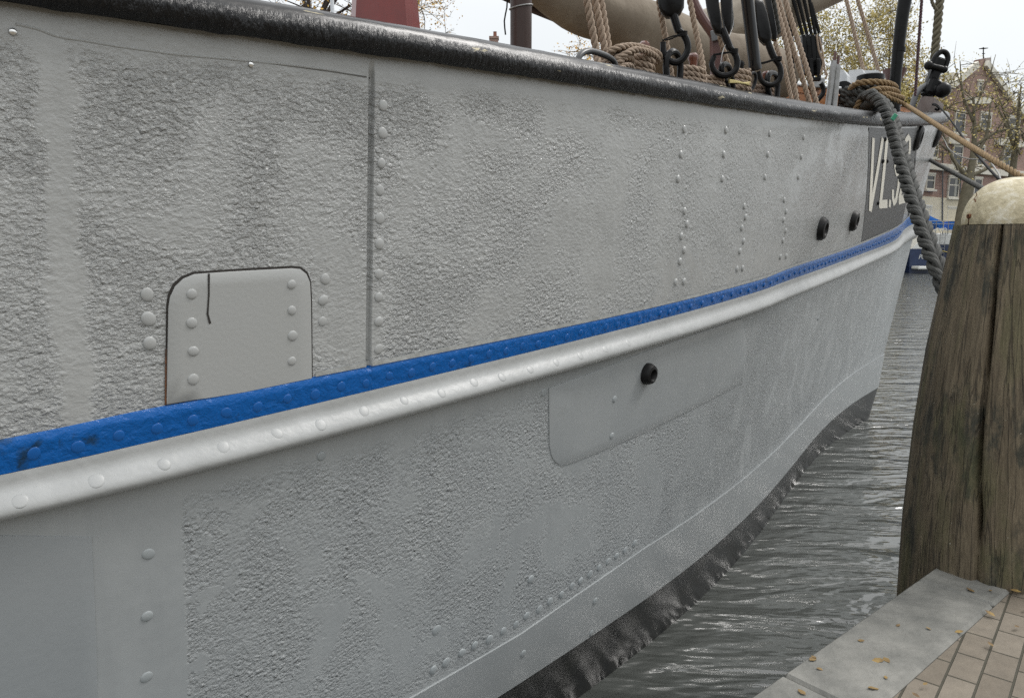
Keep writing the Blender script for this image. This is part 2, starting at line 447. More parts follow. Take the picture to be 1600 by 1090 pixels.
LEV = [  # flare amidships, flare at bow, rake
 ('top', 0, 0, 0), ('blue', .075, .22, .38), ('rail', .085, .24, .42), ('raillow', .105, .27, .47),
 ('seam', .25, .60, 1.05), ('boot', .30, .68, 1.15), ('bottom', .62, 1.25, 1.9)]
def level(k, tau):
    name, fw, fb, rk = LEV[k]
    t, l = topline(tau); w = sstep(3, 11, t)
    fl = (fw * (1 - w) + fb * w) * sstep(LC, LC - .35, l)
    t2 = t - rk * w; l2 = np.minimum(l + fl, LC)
    if name in ('seam', 'boot', 'bottom'):
        b_ = LC - l; l2 = LC - b_ * np.exp(-(fw * (1 - w) + fb * w) * 1.12 / (b_ + .45))
    if name in ZT: z = np.interp(t2, ZT[name][:, 0], ZT[name][:, 1])
    elif name == 'seam': z = np.interp(t2, [-6, 1.4, 2.0, 2.4, 3.0, 6, 11], [-.14, -.139, -.130, -.095, -.052, .0, .10])
    elif name == 'boot': z = np.interp(t2, [-6, 2, 11], [-.41, -.408, -.36])
    else: z = np.full_like(t2, -1.9)
    return np.stack([AX[0] * t2 + NX[0] * l2, AX[1] * t2 + NX[1] * l2, z], -1)
def hullp(tau, q):
    tau = np.asarray(tau, float); q = np.asarray(q, float)
    tau, q = np.broadcast_arrays(tau, q)
    out = np.zeros(tau.shape + (3,))
    k0 = np.clip(np.floor(q).astype(int), 0, len(LEV) - 2)
    for k in np.unique(k0):
        msk = k0 == k; f_ = (q[msk] - k)[..., None]
        out[msk] = level(k, tau[msk]) * (1 - f_) + level(k + 1, tau[msk]) * f_
    return out
def hulln(tau, q):
    e = 0.004
    a = hullp(np.asarray(tau) + e, q) - hullp(np.asarray(tau) - e, q)
    q = np.asarray(q, float)
    fq = q - np.floor(q); up = np.where(fq > .5, -0.02, 0.0)
    b = hullp(tau, q + up + 0.02) - hullp(tau, q + up)
    n = np.cross(b, a); n /= np.linalg.norm(n, axis=-1, keepdims=True) + 1e-12
    return n     # points outboard
def ridge(tau, q):
    """open butt between two plates: a groove, the forward plate a little proud"""
    tau = np.asarray(tau); x = tau - TAU_SEAM
    g = -0.013 * sstep(-.013, -.008, x) * (1 - sstep(.004, .009, x)) + 0.003 * sstep(.003, .010, x)
    return np.where(np.asarray(q) <= 1.0, g * sstep(.03, .06, np.asarray(q)), 0)
_gt = np.linspace(5.6, TAUMAX - .15, 900); _gq = np.linspace(0, 5.9, 240)
_GT, _GQ = np.meshgrid(_gt, _gq, indexing='ij')
TAU_SEAM = 99.0
_GP = hullp(_GT, _GQ); _GU, _GV = proj(_GP); _bad = _GP[..., 1] < .4
_GU[_bad] = 1e6
def on_hull(u, v):
    """hull coordinates (tau, q) of the spot seen at photo pixel (u, v)"""
    d = (_GU - u) ** 2 + (_GV - v) ** 2
    i, j = np.unravel_index(np.argmin(d), d.shape)
    ta, q = _gt[i], _gq[j]
    for _ in range(6):
        e = 1e-3
        P = hullp(np.array([ta, ta + e, ta]), np.array([q, q, q + e])); uu, vv = proj(P)
        J = np.array([[uu[1] - uu[0], uu[2] - uu[0]], [vv[1] - vv[0], vv[2] - vv[0]]]) / e
        try: dx = np.linalg.solve(J, np.array([u - uu[0], v - vv[0]]))
        except Exception: break
        ta += float(np.clip(dx[0], -.1, .1)); q += float(np.clip(dx[1], -.1, .1))
    return ta, min(max(q, 0), 5.99)
TAU_SEAM = on_hull(579, 330)[0]
TAU_BAND = on_hull(103, 400)[0]
TAU_SM = on_hull(288, 930)[0]
X_BAND = TAU_BAND; X_SMOOTH = TAU_SM

def spot(u, v, off=0.0):
    ta, q = on_hull(u, v); p = hullp(ta, q); n = hulln(ta, q)
    return Vector(p + n * (off + float(ridge(ta, q)))), Vector(n), ta, q

# ------------------------------------------------------------------ materials
M_UP = hull_paint('grey_hull_paint', False)
M_LOW = hull_paint('grey_lower_hull_paint', True)
M_PLATE = mat('grey_plate_paint', (0.345, 0.352, 0.344), 0.30, col2=(0.345, 0.352, 0.342), nscale=5, bump=0.0006, bscale=90)
M_PLATE_LOW = mat('grey_patch_paint', (0.295, 0.311, 0.314), 0.28, col2=(0.32, 0.335, 0.336), nscale=4, bump=0.0008, bscale=40)
M_RIVET = mat('rivet_paint', (0.35, 0.357, 0.349), 0.30)
M_RIVLOW = mat('lower_rivet_paint', (0.30, 0.322, 0.326), 0.30)
M_RIVRAIL = mat('white_rivet_paint', (0.345, 0.352, 0.346), 0.40)
M_RIVBLUE = mat('blue_rivet_paint', (0.000, 0.085, 0.315), 0.27)
M_RAIL = mat('white_rail_paint', (0.315, 0.322, 0.316), 0.40, col2=(0.365, 0.372, 0.366), nscale=7, ndetail=8, lo=.35, hi=.65, bump=0.0022, bscale=30)
M_CREAMEDGE = mat('pale_paint_edge', (0.40, 0.41, 0.40), 0.4, col2=(0.30, 0.305, 0.29), nscale=25, bump=0.003, bscale=60)
M_BLUE = chipped('blue_strake_paint', (0.000, 0.085, 0.315), (0.006, 0.035, 0.085), 0.60, rough=0.25, bump=0.009, bscale=24, cscale=9, soft=.14)
M_CAP = chipped('black_cap_rail_paint', (0.006, 0.006, 0.0065), (0.42, 0.37, 0.24), 0.665, rough=0.27, bump=0.004, bscale=26, stretch=(.35, 1.6, 1), cscale=11, rough_bump2=36)
M_BOOT = mat('black_boot_top_paint', (0.006, 0.007, 0.008), 0.32, col2=(0.016, 0.016, 0.014), nscale=5, bump=0.0012, bscale=25, spec=.3)
M_PANEL = mat('dark_grey_panel_paint', (0.034, 0.034, 0.034), 0.40, col2=(0.062, 0.062, 0.061), nscale=14, bump=0.004, bscale=55)
M_LETTER = mat('cream_letter_paint', (0.74, 0.71, 0.62), 0.5, bump=0.001, bscale=60)
M_DARK = mat('dark_gap', (0.02, 0.017, 0.014), 0.8)
M_RUST = mat('rusty_edge', (0.16, 0.06, 0.02), 0.8, col2=(0.05, 0.03, 0.02), nscale=40)
M_BLACK = mat('black_iron_paint', (0.004, 0.004, 0.0045), 0.32, col2=(0.008, 0.008, 0.008), nscale=20, bump=0.0012, bscale=60, spec=0.16)
M_BLACKMATT = mat('black_rubber', (0.008, 0.008, 0.008), 0.5, bump=0.001, bscale=60, spec=0.25)
M_GREYIRON = mat('grey_iron', (0.10, 0.105, 0.11), 0.42, col2=(0.14, 0.14, 0.14), nscale=12, bump=0.001)
M_STEEL = mat('galvanised_steel', (0.30, 0.30, 0.30), 0.42, metal=0.7, col2=(0.22, 0.22, 0.21), nscale=20)
M_ROPE = mat('beige_rope_fibre', (0.36, 0.28, 0.21), 0.85, col2=(0.27, 0.205, 0.155), nscale=60, bump=0.0012, bscale=350)
M_ROPEBR = mat('golden_brown_rope_fibre', (0.25, 0.17, 0.085), 0.85, col2=(0.17, 0.112, 0.055), nscale=40, bump=0.001, bscale=300)
M_ROPEDK = mat('dark_grey_hawser_fibre', (0.028, 0.029, 0.026), 0.75, col2=(0.048, 0.048, 0.043), nscale=30, bump=0.002, bscale=220)
M_ROPEBK = mat('black_cord_fibre', (0.008, 0.008, 0.008), 0.7, spec=0.15, bump=0.001, bscale=300)
M_ROPEGN = mat('olive_rope_fibre', (0.13, 0.115, 0.075), 0.85, col2=(0.09, 0.08, 0.05), nscale=60)
M_ROPEYL = mat('yellow_cord_fibre', (0.45, 0.38, 0.16), 0.8)
M_RED = mat('dark_red_paint', (0.17, 0.022, 0.018), 0.32, col2=(0.13, 0.018, 0.015), nscale=5, bump=0.0008, bscale=20)
M_BROWN = mat('dark_brown_paint', (0.040, 0.025, 0.021), 0.36, col2=(0.055, 0.035, 0.03), nscale=8, stretch=(1, 1, .2), bump=0.0008, spec=0.25)
M_REDBR = mat('red_brown_steel_paint', (0.10, 0.042, 0.034), 0.4, col2=(0.08, 0.035, 0.03), nscale=9, bump=0.0006)
M_SAIL = mat('taupe_canvas', (0.140, 0.110, 0.080), 0.85, col2=(0.185, 0.152, 0.112), nscale=4, stretch=(1, 1, .35), bump=0.05, bscale=4)
M_SAIL2 = mat('pale_canvas', (0.34, 0.30, 0.245), 0.8, col2=(0.25, 0.215, 0.17), nscale=4, bump=0.02, bscale=6)
M_WOODPIN = mat('varnished_pin_wood', (0.15, 0.045, 0.022), 0.3, col2=(0.10, 0.03, 0.017), nscale=30, coat=0.5)
M_LOCK = mat('orange_varnished_wood', (0.36, 0.135, 0.03), 0.38, col2=(0.26, 0.09, 0.02), nscale=12, stretch=(1, 1, 6), coat=0.2)
M_WHITE = mat('white_paint', (0.62, 0.64, 0.66), 0.45, col2=(0.55, 0.57, 0.59), nscale=6, bump=0.001)
M_CHOCK = mat('weathered_brown_wood', (0.12, 0.090, 0.080), 0.6, col2=(0.18, 0.15, 0.14), nscale=14, stretch=(1, 1, .3), bump=0.001)
M_DECK = mat('deck_planks', (0.20, 0.15, 0.10), 0.7, col2=(0.26, 0.20, 0.14), nscale=8, bump=0.001)
M_SCREW = mat('bright_screw', (0.75, 0.75, 0.73), 0.25, metal=1.0)

# ------------------------------------------------------------------ water, quay, ground
WATER_Z = -0.76
def water_mat():
    m = bpy.data.materials.new('canal_water'); m.use_nodes = True; t = m.node_tree; t.nodes.clear()
    out = nn(t, 'ShaderNodeOutputMaterial'); b = nn(t, 'ShaderNodeBsdfPrincipled'); t.links.new(b.outputs[0], out.inputs[0])
    b.inputs['Base Color'].default_value = (0.085, 0.090, 0.083, 1); b.inputs['Roughness'].default_value = 0.07; b.inputs['IOR'].default_value = 1.75
    tcn = nn(t, 'ShaderNodeTexCoord'); vec = tcn.outputs['Object']
    a = tex_noise(t, vec, 1.5, 3, 0.55, 0.4, sx=0.7, sy=2.0); c = tex_noise(t, vec, 5.0, 2, 0.5, 0.3, sx=0.7, sy=1.8)
    h = math_n(t, 'ADD', math_n(t, 'MULTIPLY', a, 0.7), math_n(t, 'MULTIPLY', c, 0.16))
    bp = nn(t, 'ShaderNodeBump'); bp.inputs['Distance'].default_value = 0.17
    t.links.new(h, bp.inputs['Height']); t.links.new(bp.outputs[0], b.inputs['Normal'])
    return m
wmb = MB(); wmb.add([(-400, -60, WATER_Z), (400, -60, WATER_Z), (400, 66, WATER_Z), (-400, 66, WATER_Z)], [(0, 1, 2, 3)])
tag(wmb.build('water', water_mat(), smooth=0), kind='structure')
gmb = MB(); gmb.add([(-1500, -300, -2.6), (1500, -300, -2.6), (1500, 2000, -2.6), (-1500, 2000, -2.6)], [(0, 1, 2, 3)])
tag(gmb.build('ground', mat('canal_bed', (0.05, 0.045, 0.035), 0.9), smooth=0), kind='structure')

def paver_mat():
    m = bpy.data.materials.new('quay_pavers'); m.use_nodes = True; t = m.node_tree; t.nodes.clear()
    out = nn(t, 'ShaderNodeOutputMaterial'); b = nn(t, 'ShaderNodeBsdfPrincipled'); t.links.new(b.outputs[0], out.inputs[0])
    tcn = nn(t, 'ShaderNodeTexCoord'); br = nn(t, 'ShaderNodeTexBrick'); mp = nn(t, 'ShaderNodeMapping')
    mp.inputs['Rotation'].default_value = (0, 0, -AXA); t.links.new(tcn.outputs['Object'], mp.inputs[0]); t.links.new(mp.outputs[0], br.inputs['Vector'])
    br.inputs['Scale'].default_value = 5; br.inputs['Color1'].default_value = (0.15, 0.125, 0.10, 1); br.inputs['Color2'].default_value = (0.21, 0.18, 0.15, 1)
    br.inputs['Mortar'].default_value = (0.05, 0.045, 0.03, 1); br.inputs['Mortar Size'].default_value = 0.022; br.inputs['Brick Width'].default_value = 1.0; br.inputs['Row Height'].default_value = 0.5; br.inputs['Mortar Smooth'].default_value = 0.3; br.inputs['Bias'].default_value = -0.2
    nz = tex_noise(t, tcn.outputs['Object'], 14, 5, 0.65)
    mx = nn(t, 'ShaderNodeMix', data_type='RGBA', blend_type='MULTIPLY'); mx.inputs['Factor'].default_value = 0.7
    rp = nn(t, 'ShaderNodeValToRGB'); rp.color_ramp.elements[0].color = (.45, .45, .40, 1); rp.color_ramp.elements[1].color = (1.3, 1.3, 1.2, 1)
    t.links.new(nz, rp.inputs[0]); t.links.new(br.outputs['Color'], mx.inputs['A']); t.links.new(rp.outputs[0], mx.inputs['B'])
    t.links.new(mx.outputs['Result'], b.inputs['Base Color']); b.inputs['Roughness'].default_value = 0.75
    bp = nn(t, 'ShaderNodeBump'); bp.inputs['Distance'].default_value = 0.012; bp.invert = True
    hh = math_n(t, 'SUBTRACT', br.outputs['Fac'], math_n(t, 'MULTIPLY', nz, 0.5))
    t.links.new(hh, bp.inputs['Height']); t.links.new(bp.outputs[0], b.inputs['Normal'])
    return m
QL = 1.30      # quay edge: distance of the edge from the camera's own line along the ship
def tl(t, l, z): return Vector((AX[0] * t + NX[0] * l, AX[1] * t + NX[1] * l, z))
q = MB(); q.prism([tl(-20, QL - .32, -2.5), tl(32, QL - .32, -2.5), tl(32, -40, -2.5), tl(-20, -40, -2.5)], (0, 0, 2.495))
tag(q.build('quay_paving', paver_mat(), smooth=0), kind='structure')
q = MB()
k_ = -6.0
while k_ < 31:
    q.box(tl(k_ + .6, QL - .16, -1.24), 1.192, .318, 2.5, Matrix.Rotation(math.pi / 2 - AXA, 3, 'Z'), .012); k_ += 1.2
tag(q.build('quay_edge_stones', mat('bluestone', (0.11, 0.11, 0.10), 0.7, col2=(0.21, 0.205, 0.185), nscale=5, ndetail=9, bump=0.006, bscale=30)), kind='structure')

rl_ = random.Random(3); lv = MB()
for i in range(260):
    p = tl(rl_.uniform(1.2, 9), QL - .02 - abs(rl_.gauss(0, 1.1)), .012 + rl_.random() * .006); a_ = rl_.uniform(0, 6.28); L_ = rl_.uniform(.010, .028); d_ = Vector((math.cos(a_), math.sin(a_), rl_.uniform(-.1, .25))) * L_; w_ = Vector((-math.sin(a_), math.cos(a_), rl_.uniform(-.1, .2))) * L_ * .55
    lv.add([p - d_, p - d_ * .3 + w_, p + d_ * .4 + w_ * .8, p + d_, p + d_ * .4 - w_ * .8, p - d_ * .3 - w_], [(0, 1, 2, 3, 4, 5)])
tag(lv.build('fallen_leaves', mat('fallen_leaf', (.30, .20, .06), .7, col2=(.10, .06, .03), nscale=14), smooth=0), 'scattered yellow and brown leaves on the quay paving', 'leaves', kind='stuff')
# far quay
fq = MB(); fq.prism([(-200, 64, -2.4), (200, 64, -2.4), (200, 400, -2.4), (-200, 400, -2.4)], (0, 0, 3.1))
tag(fq.build('far_quay', mat('far_quay_stone', (0.11, 0.10, 0.09), 0.85, col2=(0.16, 0.15, 0.135), nscale=1.5), smooth=0), kind='structure')
FARZ = 0.7

# ------------------------------------------------------------------ the ship
ship = thing('sailing_ship', 'grey riveted steel fishing lugger with blue stripe and black cap rail moored along the quay', 'ship', tuple(tl(3, LC, 0)))
def strip(q0, q1, nq, taus, uvfun=None, offs=None, close=False):
    qs = np.linspace(q0, q1, nq); T_, Q_ = np.meshgrid(taus, qs, indexing='ij')
    P = hullp(T_, Q_)
    off = ridge(T_, Q_)
    if offs is not None: off = off + offs(T_, Q_)
    if np.any(off != 0): P = P + hulln(T_, Q_) * off[..., None]
    n, m = T_.shape; mb = MB()
    mb.v = [tuple(p) for p in P.reshape(-1, 3)]
    idx = np.arange(n * m).reshape(n, m)
    a, b, c, d = idx[:-1, :-1], idx[:-1, 1:], idx[1:, 1:], idx[1:, :-1]
    mb.f = [tuple(r) for r in np.stack([a, b, c, d], -1).reshape(-1, 4).tolist()]
    up = np.linalg.norm(np.diff(P, axis=1), axis=-1); dd = np.concatenate([np.zeros((n, 1)), np.cumsum(up, 1)], 1)
    mb.uv = np.stack([T_, dd], -1).reshape(-1, 2)
    return mb, P
taus = np.concatenate([np.linspace(1.0, 5.58, 40), np.arange(5.6, TAUMAX - .004, .02), [TAUMAX]])
taus = np.sort(np.concatenate([taus[np.abs(taus - TAU_SEAM) > .024], TAU_SEAM + np.linspace(-.02, .02, 33)]))
up_mb, UPP = strip(0, 1, 61, taus)
bulwark = up_mb.build('bulwark_plating', M_UP, ship, smooth=180)
low_mb, LOWP = strip(3, 5, 40, taus)
lowpl = low_mb.build('lower_plating', M_LOW, ship, smooth=180)
bl_mb, _ = strip(1, 2, 7, taus, offs=lambda T_, Q_: 0.010 * np.minimum(1, np.minimum((Q_ - 1) / .12, 1)))
blue = bl_mb.build('blue_stripe', M_BLUE, ship, smooth=180)
pe_mb, _ = strip(0.984, 1.0, 3, taus[taus > on_hull(489, 591)[0]], offs=lambda T_, Q_: 0.005 + 0 * T_)
pe_mb.build('paint_edge', M_CREAMEDGE, blue, smooth=180)
# half-round white rub rail
_pf = catmull([(0, .011), (.08, .013), (.22, .016), (.34, .024), (.46, .040), (.58, .053), (.70, .057), (.82, .050), (.91, .034), (.97, .016), (1.0, .004)], 3)
prof = [(2 + .01 + .98 * float(a), float(b_)) for a, b_ in _pf]
qs = np.array([a for a, b_ in prof]); of = np.array([b_ for a, b_ in prof])
T_, Q_ = np.meshgrid(taus, qs, indexing='ij'); P = hullp(T_, Q_) + hulln(T_, np.full_like(Q_, 2.5)) * of[None, :, None]
P0 = hullp(taus, np.full_like(taus, 2.0)); P1 = hullp(taus, np.full_like(taus, 3.0))
P = np.concatenate([P0[:, None], P, P1[:, None]], 1); n_, m_ = P.shape[:2]
rm = MB(); rm.v = [tuple(p) for p in P.reshape(-1, 3)]
ix = np.arange(n_ * m_).reshape(n_, m_)
rm.f = [tuple(r) for r in np.stack([ix[:-1, :-1], ix[:-1, 1:], ix[1:, 1:], ix[1:, :-1]], -1).reshape(-1, 4).tolist()]
rail = rm.build('rub_rail', M_RAIL, ship, smooth=60)
RAILP = P
bt_mb, _ = strip(5, 6, 8, taus)
bt_mb.build('boot_topping', M_BOOT, ship, smooth=180)
# overhanging lip of the lowest strake
lp_mb, _ = strip(4.0, 4.97, 10, taus, offs=lambda T_, Q_: 0.008 + 0 * T_)
Pl = hullp(taus, np.full_like(taus, 4.0)); n0 = len(lp_mb.v)
lp_mb.v += [tuple(p) for p in Pl]
lp_mb.f += [(n0 + i, i * 10, (i + 1) * 10, n0 + i + 1) for i in range(len(taus) - 1)]
lp_mb.uv = np.concatenate([lp_mb.uv, np.stack([taus, 0 * taus], -1)])
lowstrake = lp_mb.build('lowest_strake', M_PLATE_LOW, ship, smooth=40)
# cap rail
capprof = [(0.004, 0.000), (.030, -.008), (.048, 0.006), (.056, .028), (.056, .050), (.048, .072), (.030, .088), (0.0, .096), (-.06, .098), (-.11, .094), (-.125, .08), (-.125, .03), (-.115, .01), (-.03, .0)]
def outn(tau):
    n = hulln(tau, np.full_like(tau, 0.0)); n[:, 2] = 0; return n / (np.linalg.norm(n, axis=1, keepdims=True) + 1e-9)
capt = np.concatenate([np.linspace(1.0, 5.58, 40), np.arange(5.6, TAUMAX - .004, .02), [TAUMAX]])
base = hullp(capt, np.zeros_like(capt)) + 0; on = outn(capt)
tt_, _l = topline(capt); hs = 1 + .42 * sstep(3.5, 9.5, tt_)
rows = []; uvs = []
for j, (o_, z_) in enumerate(capprof):
    lumpy = np.array([mnoise.noise(Vector((t_ * 14, j * .9, 3.1))) * (.006 if 0 <= j <= 3 else .0012) + mnoise.noise(Vector((t_ * 3, j * .5, 9.1))) * .003 for t_ in capt])
    Pn = base + on * (o_ * (1 + .15 * (hs[:, None] - 1)) + lumpy[:, None]); Pn[:, 2] += z_ * hs + (lumpy * .8)
    rows.append(Pn)
arc = np.r_[0, np.cumsum([math.hypot(capprof[i + 1][0] - capprof[i][0], capprof[i + 1][1] - capprof[i][1]) for i in range(len(capprof) - 1)])]
C_ = np.stack(rows, 1); n_, m_ = C_.shape[:2]
cb = MB(); cb.v = [tuple(p) for p in C_.reshape(-1, 3)]; ix = np.arange(n_ * m_).reshape(n_, m_)
nxt = np.roll(ix, -1, 1)
cb.f = [tuple(r) for r in np.stack([ix[:-1], ix[1:], nxt[1:], nxt[:-1]], -1).reshape(-1, 4).tolist()]
vcoord = arc.max() * 0 + np.array([.16 - a if a < .16 else 0 for a in arc])
cb.uv = np.stack([np.repeat(capt, m_), np.tile(vcoord, n_)], -1)
cb.build('cap_rail', M_CAP, ship, smooth=70)
# inside face of the bulwark, deck, port side
inn = hullp(capt, np.zeros_like(capt)) - on * .03; ib = MB(); k_ = len(capt)
inb = hullp(capt, np.full_like(capt, .78)) - on * .06
ib.v = [tuple(p) for p in inn] + [tuple(p) for p in inb]
ib.f = [(i, k_ + i, k_ + i + 1, i + 1) for i in range(k_ - 1)]
ib.build('bulwark_lining', M_PLATE, ship, smooth=180)
def mirror(P):
    P = np.asarray(P); t_ = P[..., 0] * AX[0] + P[..., 1] * AX[1]; l_ = P[..., 0] * NX[0] + P[..., 1] * NX[1]; l_ = 2 * LC - l_
    return np.stack([AX[0] * t_ + NX[0] * l_, AX[1] * t_ + NX[1] * l_, P[..., 2]], -1)
dk = MB(); pm = mirror(inb); dk.v = [tuple(p) for p in inb] + [tuple(p) for p in pm]
dk.f = [(i, i + 1, k_ + i + 1, k_ + i) for i in range(k_ - 1)]
dk.build('deck', M_DECK, ship, smooth=180)
pt = np.linspace(1.0, TAUMAX, 80); pq = np.linspace(0, 6, 20); T_, Q_ = np.meshgrid(pt, pq, indexing='ij'); PP = mirror(hullp(T_, Q_))
pmb = MB(); pmb.v = [tuple(p) for p in PP.reshape(-1, 3)]; ix = np.arange(1600).reshape(80, 20)
pmb.f = [tuple(r) for r in np.stack([ix[:-1, :-1], ix[1:, :-1], ix[1:, 1:], ix[:-1, 1:]], -1).reshape(-1, 4).tolist()]
pmb.build('port_side', M_PLATE, ship, smooth=180)
mc = mirror(C_); mb_ = MB(); mb_.v = [tuple(p) for p in mc.reshape(-1, 3)]; ix = np.arange(n_ * m_).reshape(n_, m_); nxt = np.roll(ix, -1, 1)
mb_.f = [tuple(r) for r in np.stack([ix[:-1], nxt[:-1], nxt[1:], ix[1:]], -1).reshape(-1, 4).tolist()]
mb_.uv = cb.uv; mb_.build('cap_rail', M_CAP, ship, smooth=70)
ae = hullp(np.full(20, 1.0), pq); st = MB(); st.v = [tuple(p) for p in ae] + [tuple(p) for p in mirror(ae)]
st.f = [(i, i + 1, 21 + i, 20 + i) for i in range(19)]
st.build('stern_plate', M_PLATE, ship, smooth=0)

def hull_patch(pix, off, grid=14, nrm_fix=True):
    """bilinear patch of the hull between four photo corners (tl, tr, br, bl)"""
    cs = [on_hull(*c) for c in pix]; mb = MB(); g = grid
    ta = np.zeros((g, g)); qq = np.zeros((g, g))
    for i in range(g):
        for j in range(g):
            a, b_ = i / (g - 1), j / (g - 1)
            w = [(1 - a) * (1 - b_), a * (1 - b_), a * b_, (1 - a) * b_]
            ta[i, j] = sum(w[k] * cs[k][0] for k in range(4)); qq[i, j] = sum(w[k] * cs[k][1] for k in range(4))
    P_ = hullp(ta, qq) + hulln(ta, qq) * (off + ridge(ta, qq))[..., None]
    mb.v = [tuple(p) for p in P_.reshape(-1, 3)]; ix = np.arange(g * g).reshape(g, g)
    mb.f = [tuple(r) for r in np.stack([ix[:-1, :-1], ix[:-1, 1:], ix[1:, 1:], ix[1:, :-1]], -1).reshape(-1, 4).tolist()]
    return mb

def plate_from_outline(pix, thick, base_off=0.0, sub=6):
    """a flat plate on the hull whose outline is given as photo pixels, with real edge thickness"""
    pts = []
    for i in range(len(pix)):
        a, b_ = pix[i], pix[(i + 1) % len(pix)]
        L = math.hypot(b_[0] - a[0], b_[1] - a[1]); k = max(1, int(L / 25))
        for s in range(k): pts.append((a[0] + (b_[0] - a[0]) * s / k, a[1] + (b_[1] - a[1]) * s / k))
    tq = np.array([on_hull(*p) for p in pts]); c = tq.mean(0)
    mb = MB(); n = len(pts)
    rings = [(1.0, base_off), (1.0, base_off + thick * .7), (1 - .012, base_off + thick)] + [(1 - .012 - (1 - .012) * r / 5, base_off + thick) for r in range(1, 5)]
    for (s, o_) in rings:
        x = c + (tq - c) * s; P_ = hullp(x[:, 0], x[:, 1]) + hulln(x[:, 0], x[:, 1]) * (o_ + ridge(x[:, 0], x[:, 1]))[:, None]
        mb.v += [tuple(p) for p in P_]
    cpnt = hullp(*c) + hulln(*c) * (base_off + thick); mb.v.append(tuple(cpnt)); ci = len(mb.v) - 1
    for r in range(len(rings) - 1):
        for i in range(n):
            j = (i + 1) % n; mb.f.append((r * n + i, r * n + j, (r + 1) * n + j, (r + 1) * n + i))
    r = len(rings) - 1
    for i in range(n): mb.f.append((r * n + i, r * n + (i + 1) % n, ci))
    return mb

def ribbon_px(line, w, off, stretch=1.0, closed=False, seg=4.0):
    """painted stroke on the hull: pixel polyline with pixel width (stretched pen)"""
    L = [np.array([p[0] * stretch, p[1]]) for p in line]; D = []
    for a, b_ in zip(L, L[1:]):
        k = max(1, int(np.linalg.norm(b_ - a) / seg))
        for s in range(k): D.append(a + (b_ - a) * s / k)
    D.append(L[-1]); D = np.array(D); n = len(D); mb = MB()
    ws = w if hasattr(w, '__len__') else [w] * n
    for i in range(n):
        t_ = D[min(i + 1, n - 1)] - D[max(i - 1, 0)]; t_ /= np.linalg.norm(t_) + 1e-9; nr = np.array([-t_[1], t_[0]])
        ww = np.interp(i / (n - 1), np.linspace(0, 1, len(ws)), ws) if hasattr(w, '__len__') else w
        for s in (-.5, .5):
            p = D[i] + nr * s * ww; P_, _, _, _ = spot(p[0] / stretch, p[1], off); mb.v.append(tuple(P_))
    mb.f = [(2 * i, 2 * i + 1, 2 * i + 3, 2 * i + 2) for i in range(n - 1)]
    return mb

# freeing-port plate
hatch_px = [(260, 631), (261, 560), (262.5, 480), (265, 464), (273, 447), (286, 435), (303, 428), (360, 424), (455, 419), (468, 420), (478, 428), (483.5, 441), (485, 470), (486.5, 590), (380, 612)]
g_ = plate_from_outline([(258, 633), (258.5, 560), (259.5, 478), (262, 460), (270, 443), (284, 431), (302, 424.5), (360, 420.5), (456, 415), (470, 416.5), (480.5, 425), (486, 440), (487.5, 470), (488.5, 591), (380, 614)], 0.0012)
hatch = plate_from_outline(hatch_px, 0.0045, 0.0).build('freeing_port_plate', M_PLATE, ship, smooth=40)
g_.build('plate_gap', M_DARK, hatch, smooth=40)
ribbon_px([(325, 427), (325, 460), (323, 490), (327, 505)], [3.4, 2.6, 2.6, 3.6], 0.0056).build('paint_run', M_DARK, hatch, smooth=0)
ribbon_px([(259, 545), (258.5, 632)], 3.0, 0.0018).build('rust_streak', M_RUST, hatch, smooth=0)
# lower patch plate
patch_px = [(857, 606), (857.5, 650), (858, 695), (861, 711), (867, 721), (876, 727), (890, 724), (940, 704), (1003, 677), (1080, 640), (1160, 598), (1166, 545), (1160, 497), (1010, 548), (930, 580)]
patch = plate_from_outline(patch_px, 0.004).build('patch_plate', M_PLATE_LOW, ship, smooth=40)
dbl = plate_from_outline([(-60, 835), (143, 838), (150, 1000), (155, 1200), (-60, 1260)], 0.003).build('doubler_plate', mat('blue_grey_plate_paint', (.262, .28, .287), .34, col2=(.28, .297, .303), nscale=3, bump=.0006, bscale=50), ship, smooth=40)
# top butt line of the plate
lip = MB()
lapline = [(24, 37.5), (60, 46), (90, 57), (140, 65), (180, 72), (230, 79), (275, 85), (340, 91), (405, 97), (455, 102), (520, 110.5), (581, 120)]
MB().tube(smoothpath([spot(u, v, -.0012)[0] for u, v in lapline], .012), .0034, 8).build('plate_lap', M_PLATE, bulwark)
ribbon_px([(420, 99.5), (455, 103.6), (520, 112.4), (582, 122)], [.8, 1.5, 1.6, 2.4], 0.0012, seg=5).build('lap_shade_line', mat('painted_lap_shade', (.10, .098, .09), .8), bulwark, smooth=0)  # dark line beneath the plate lap, its shade put into the colour
# painted number panel
panel = hull_patch([(1357, 199), (1433, 200), (1417, 346), (1345, 379)], 0.0025, 22).build('number_panel', M_PANEL, ship, smooth=180)
S3 = 3.0
o7 = 6.81
def c8(*pts): return [(1340 + x / o7, 180 + y / o7) for x, y in pts]
def letter(name, *strokes):
    mb = MB()
    for st_, w in strokes:
        r = ribbon_px(c8(*st_), w, 0.006, S3); mb.add(r.v, r.f)
    mb.build(name, M_LETTER, panel, smooth=0)
letter('letter_v', ([(158, 243), (140, 640), (122, 1020)], 11.5), ([(257, 243), (200, 600), (126, 1015)], 11))
letter('letter_l', ([(304, 243), (270, 600), (230, 985)], 12), ([(222, 948), (308, 940)], 13))
letter('full_stop', ([(338, 900), (330, 978)], 9))
letter('digit_nine', ([(436, 600), (405, 620), (390, 540), (398, 400), (420, 270), (440, 240), (456, 290), (446, 470), (424, 760), (400, 900), (378, 935), (366, 870), (366, 790)], 9.5))
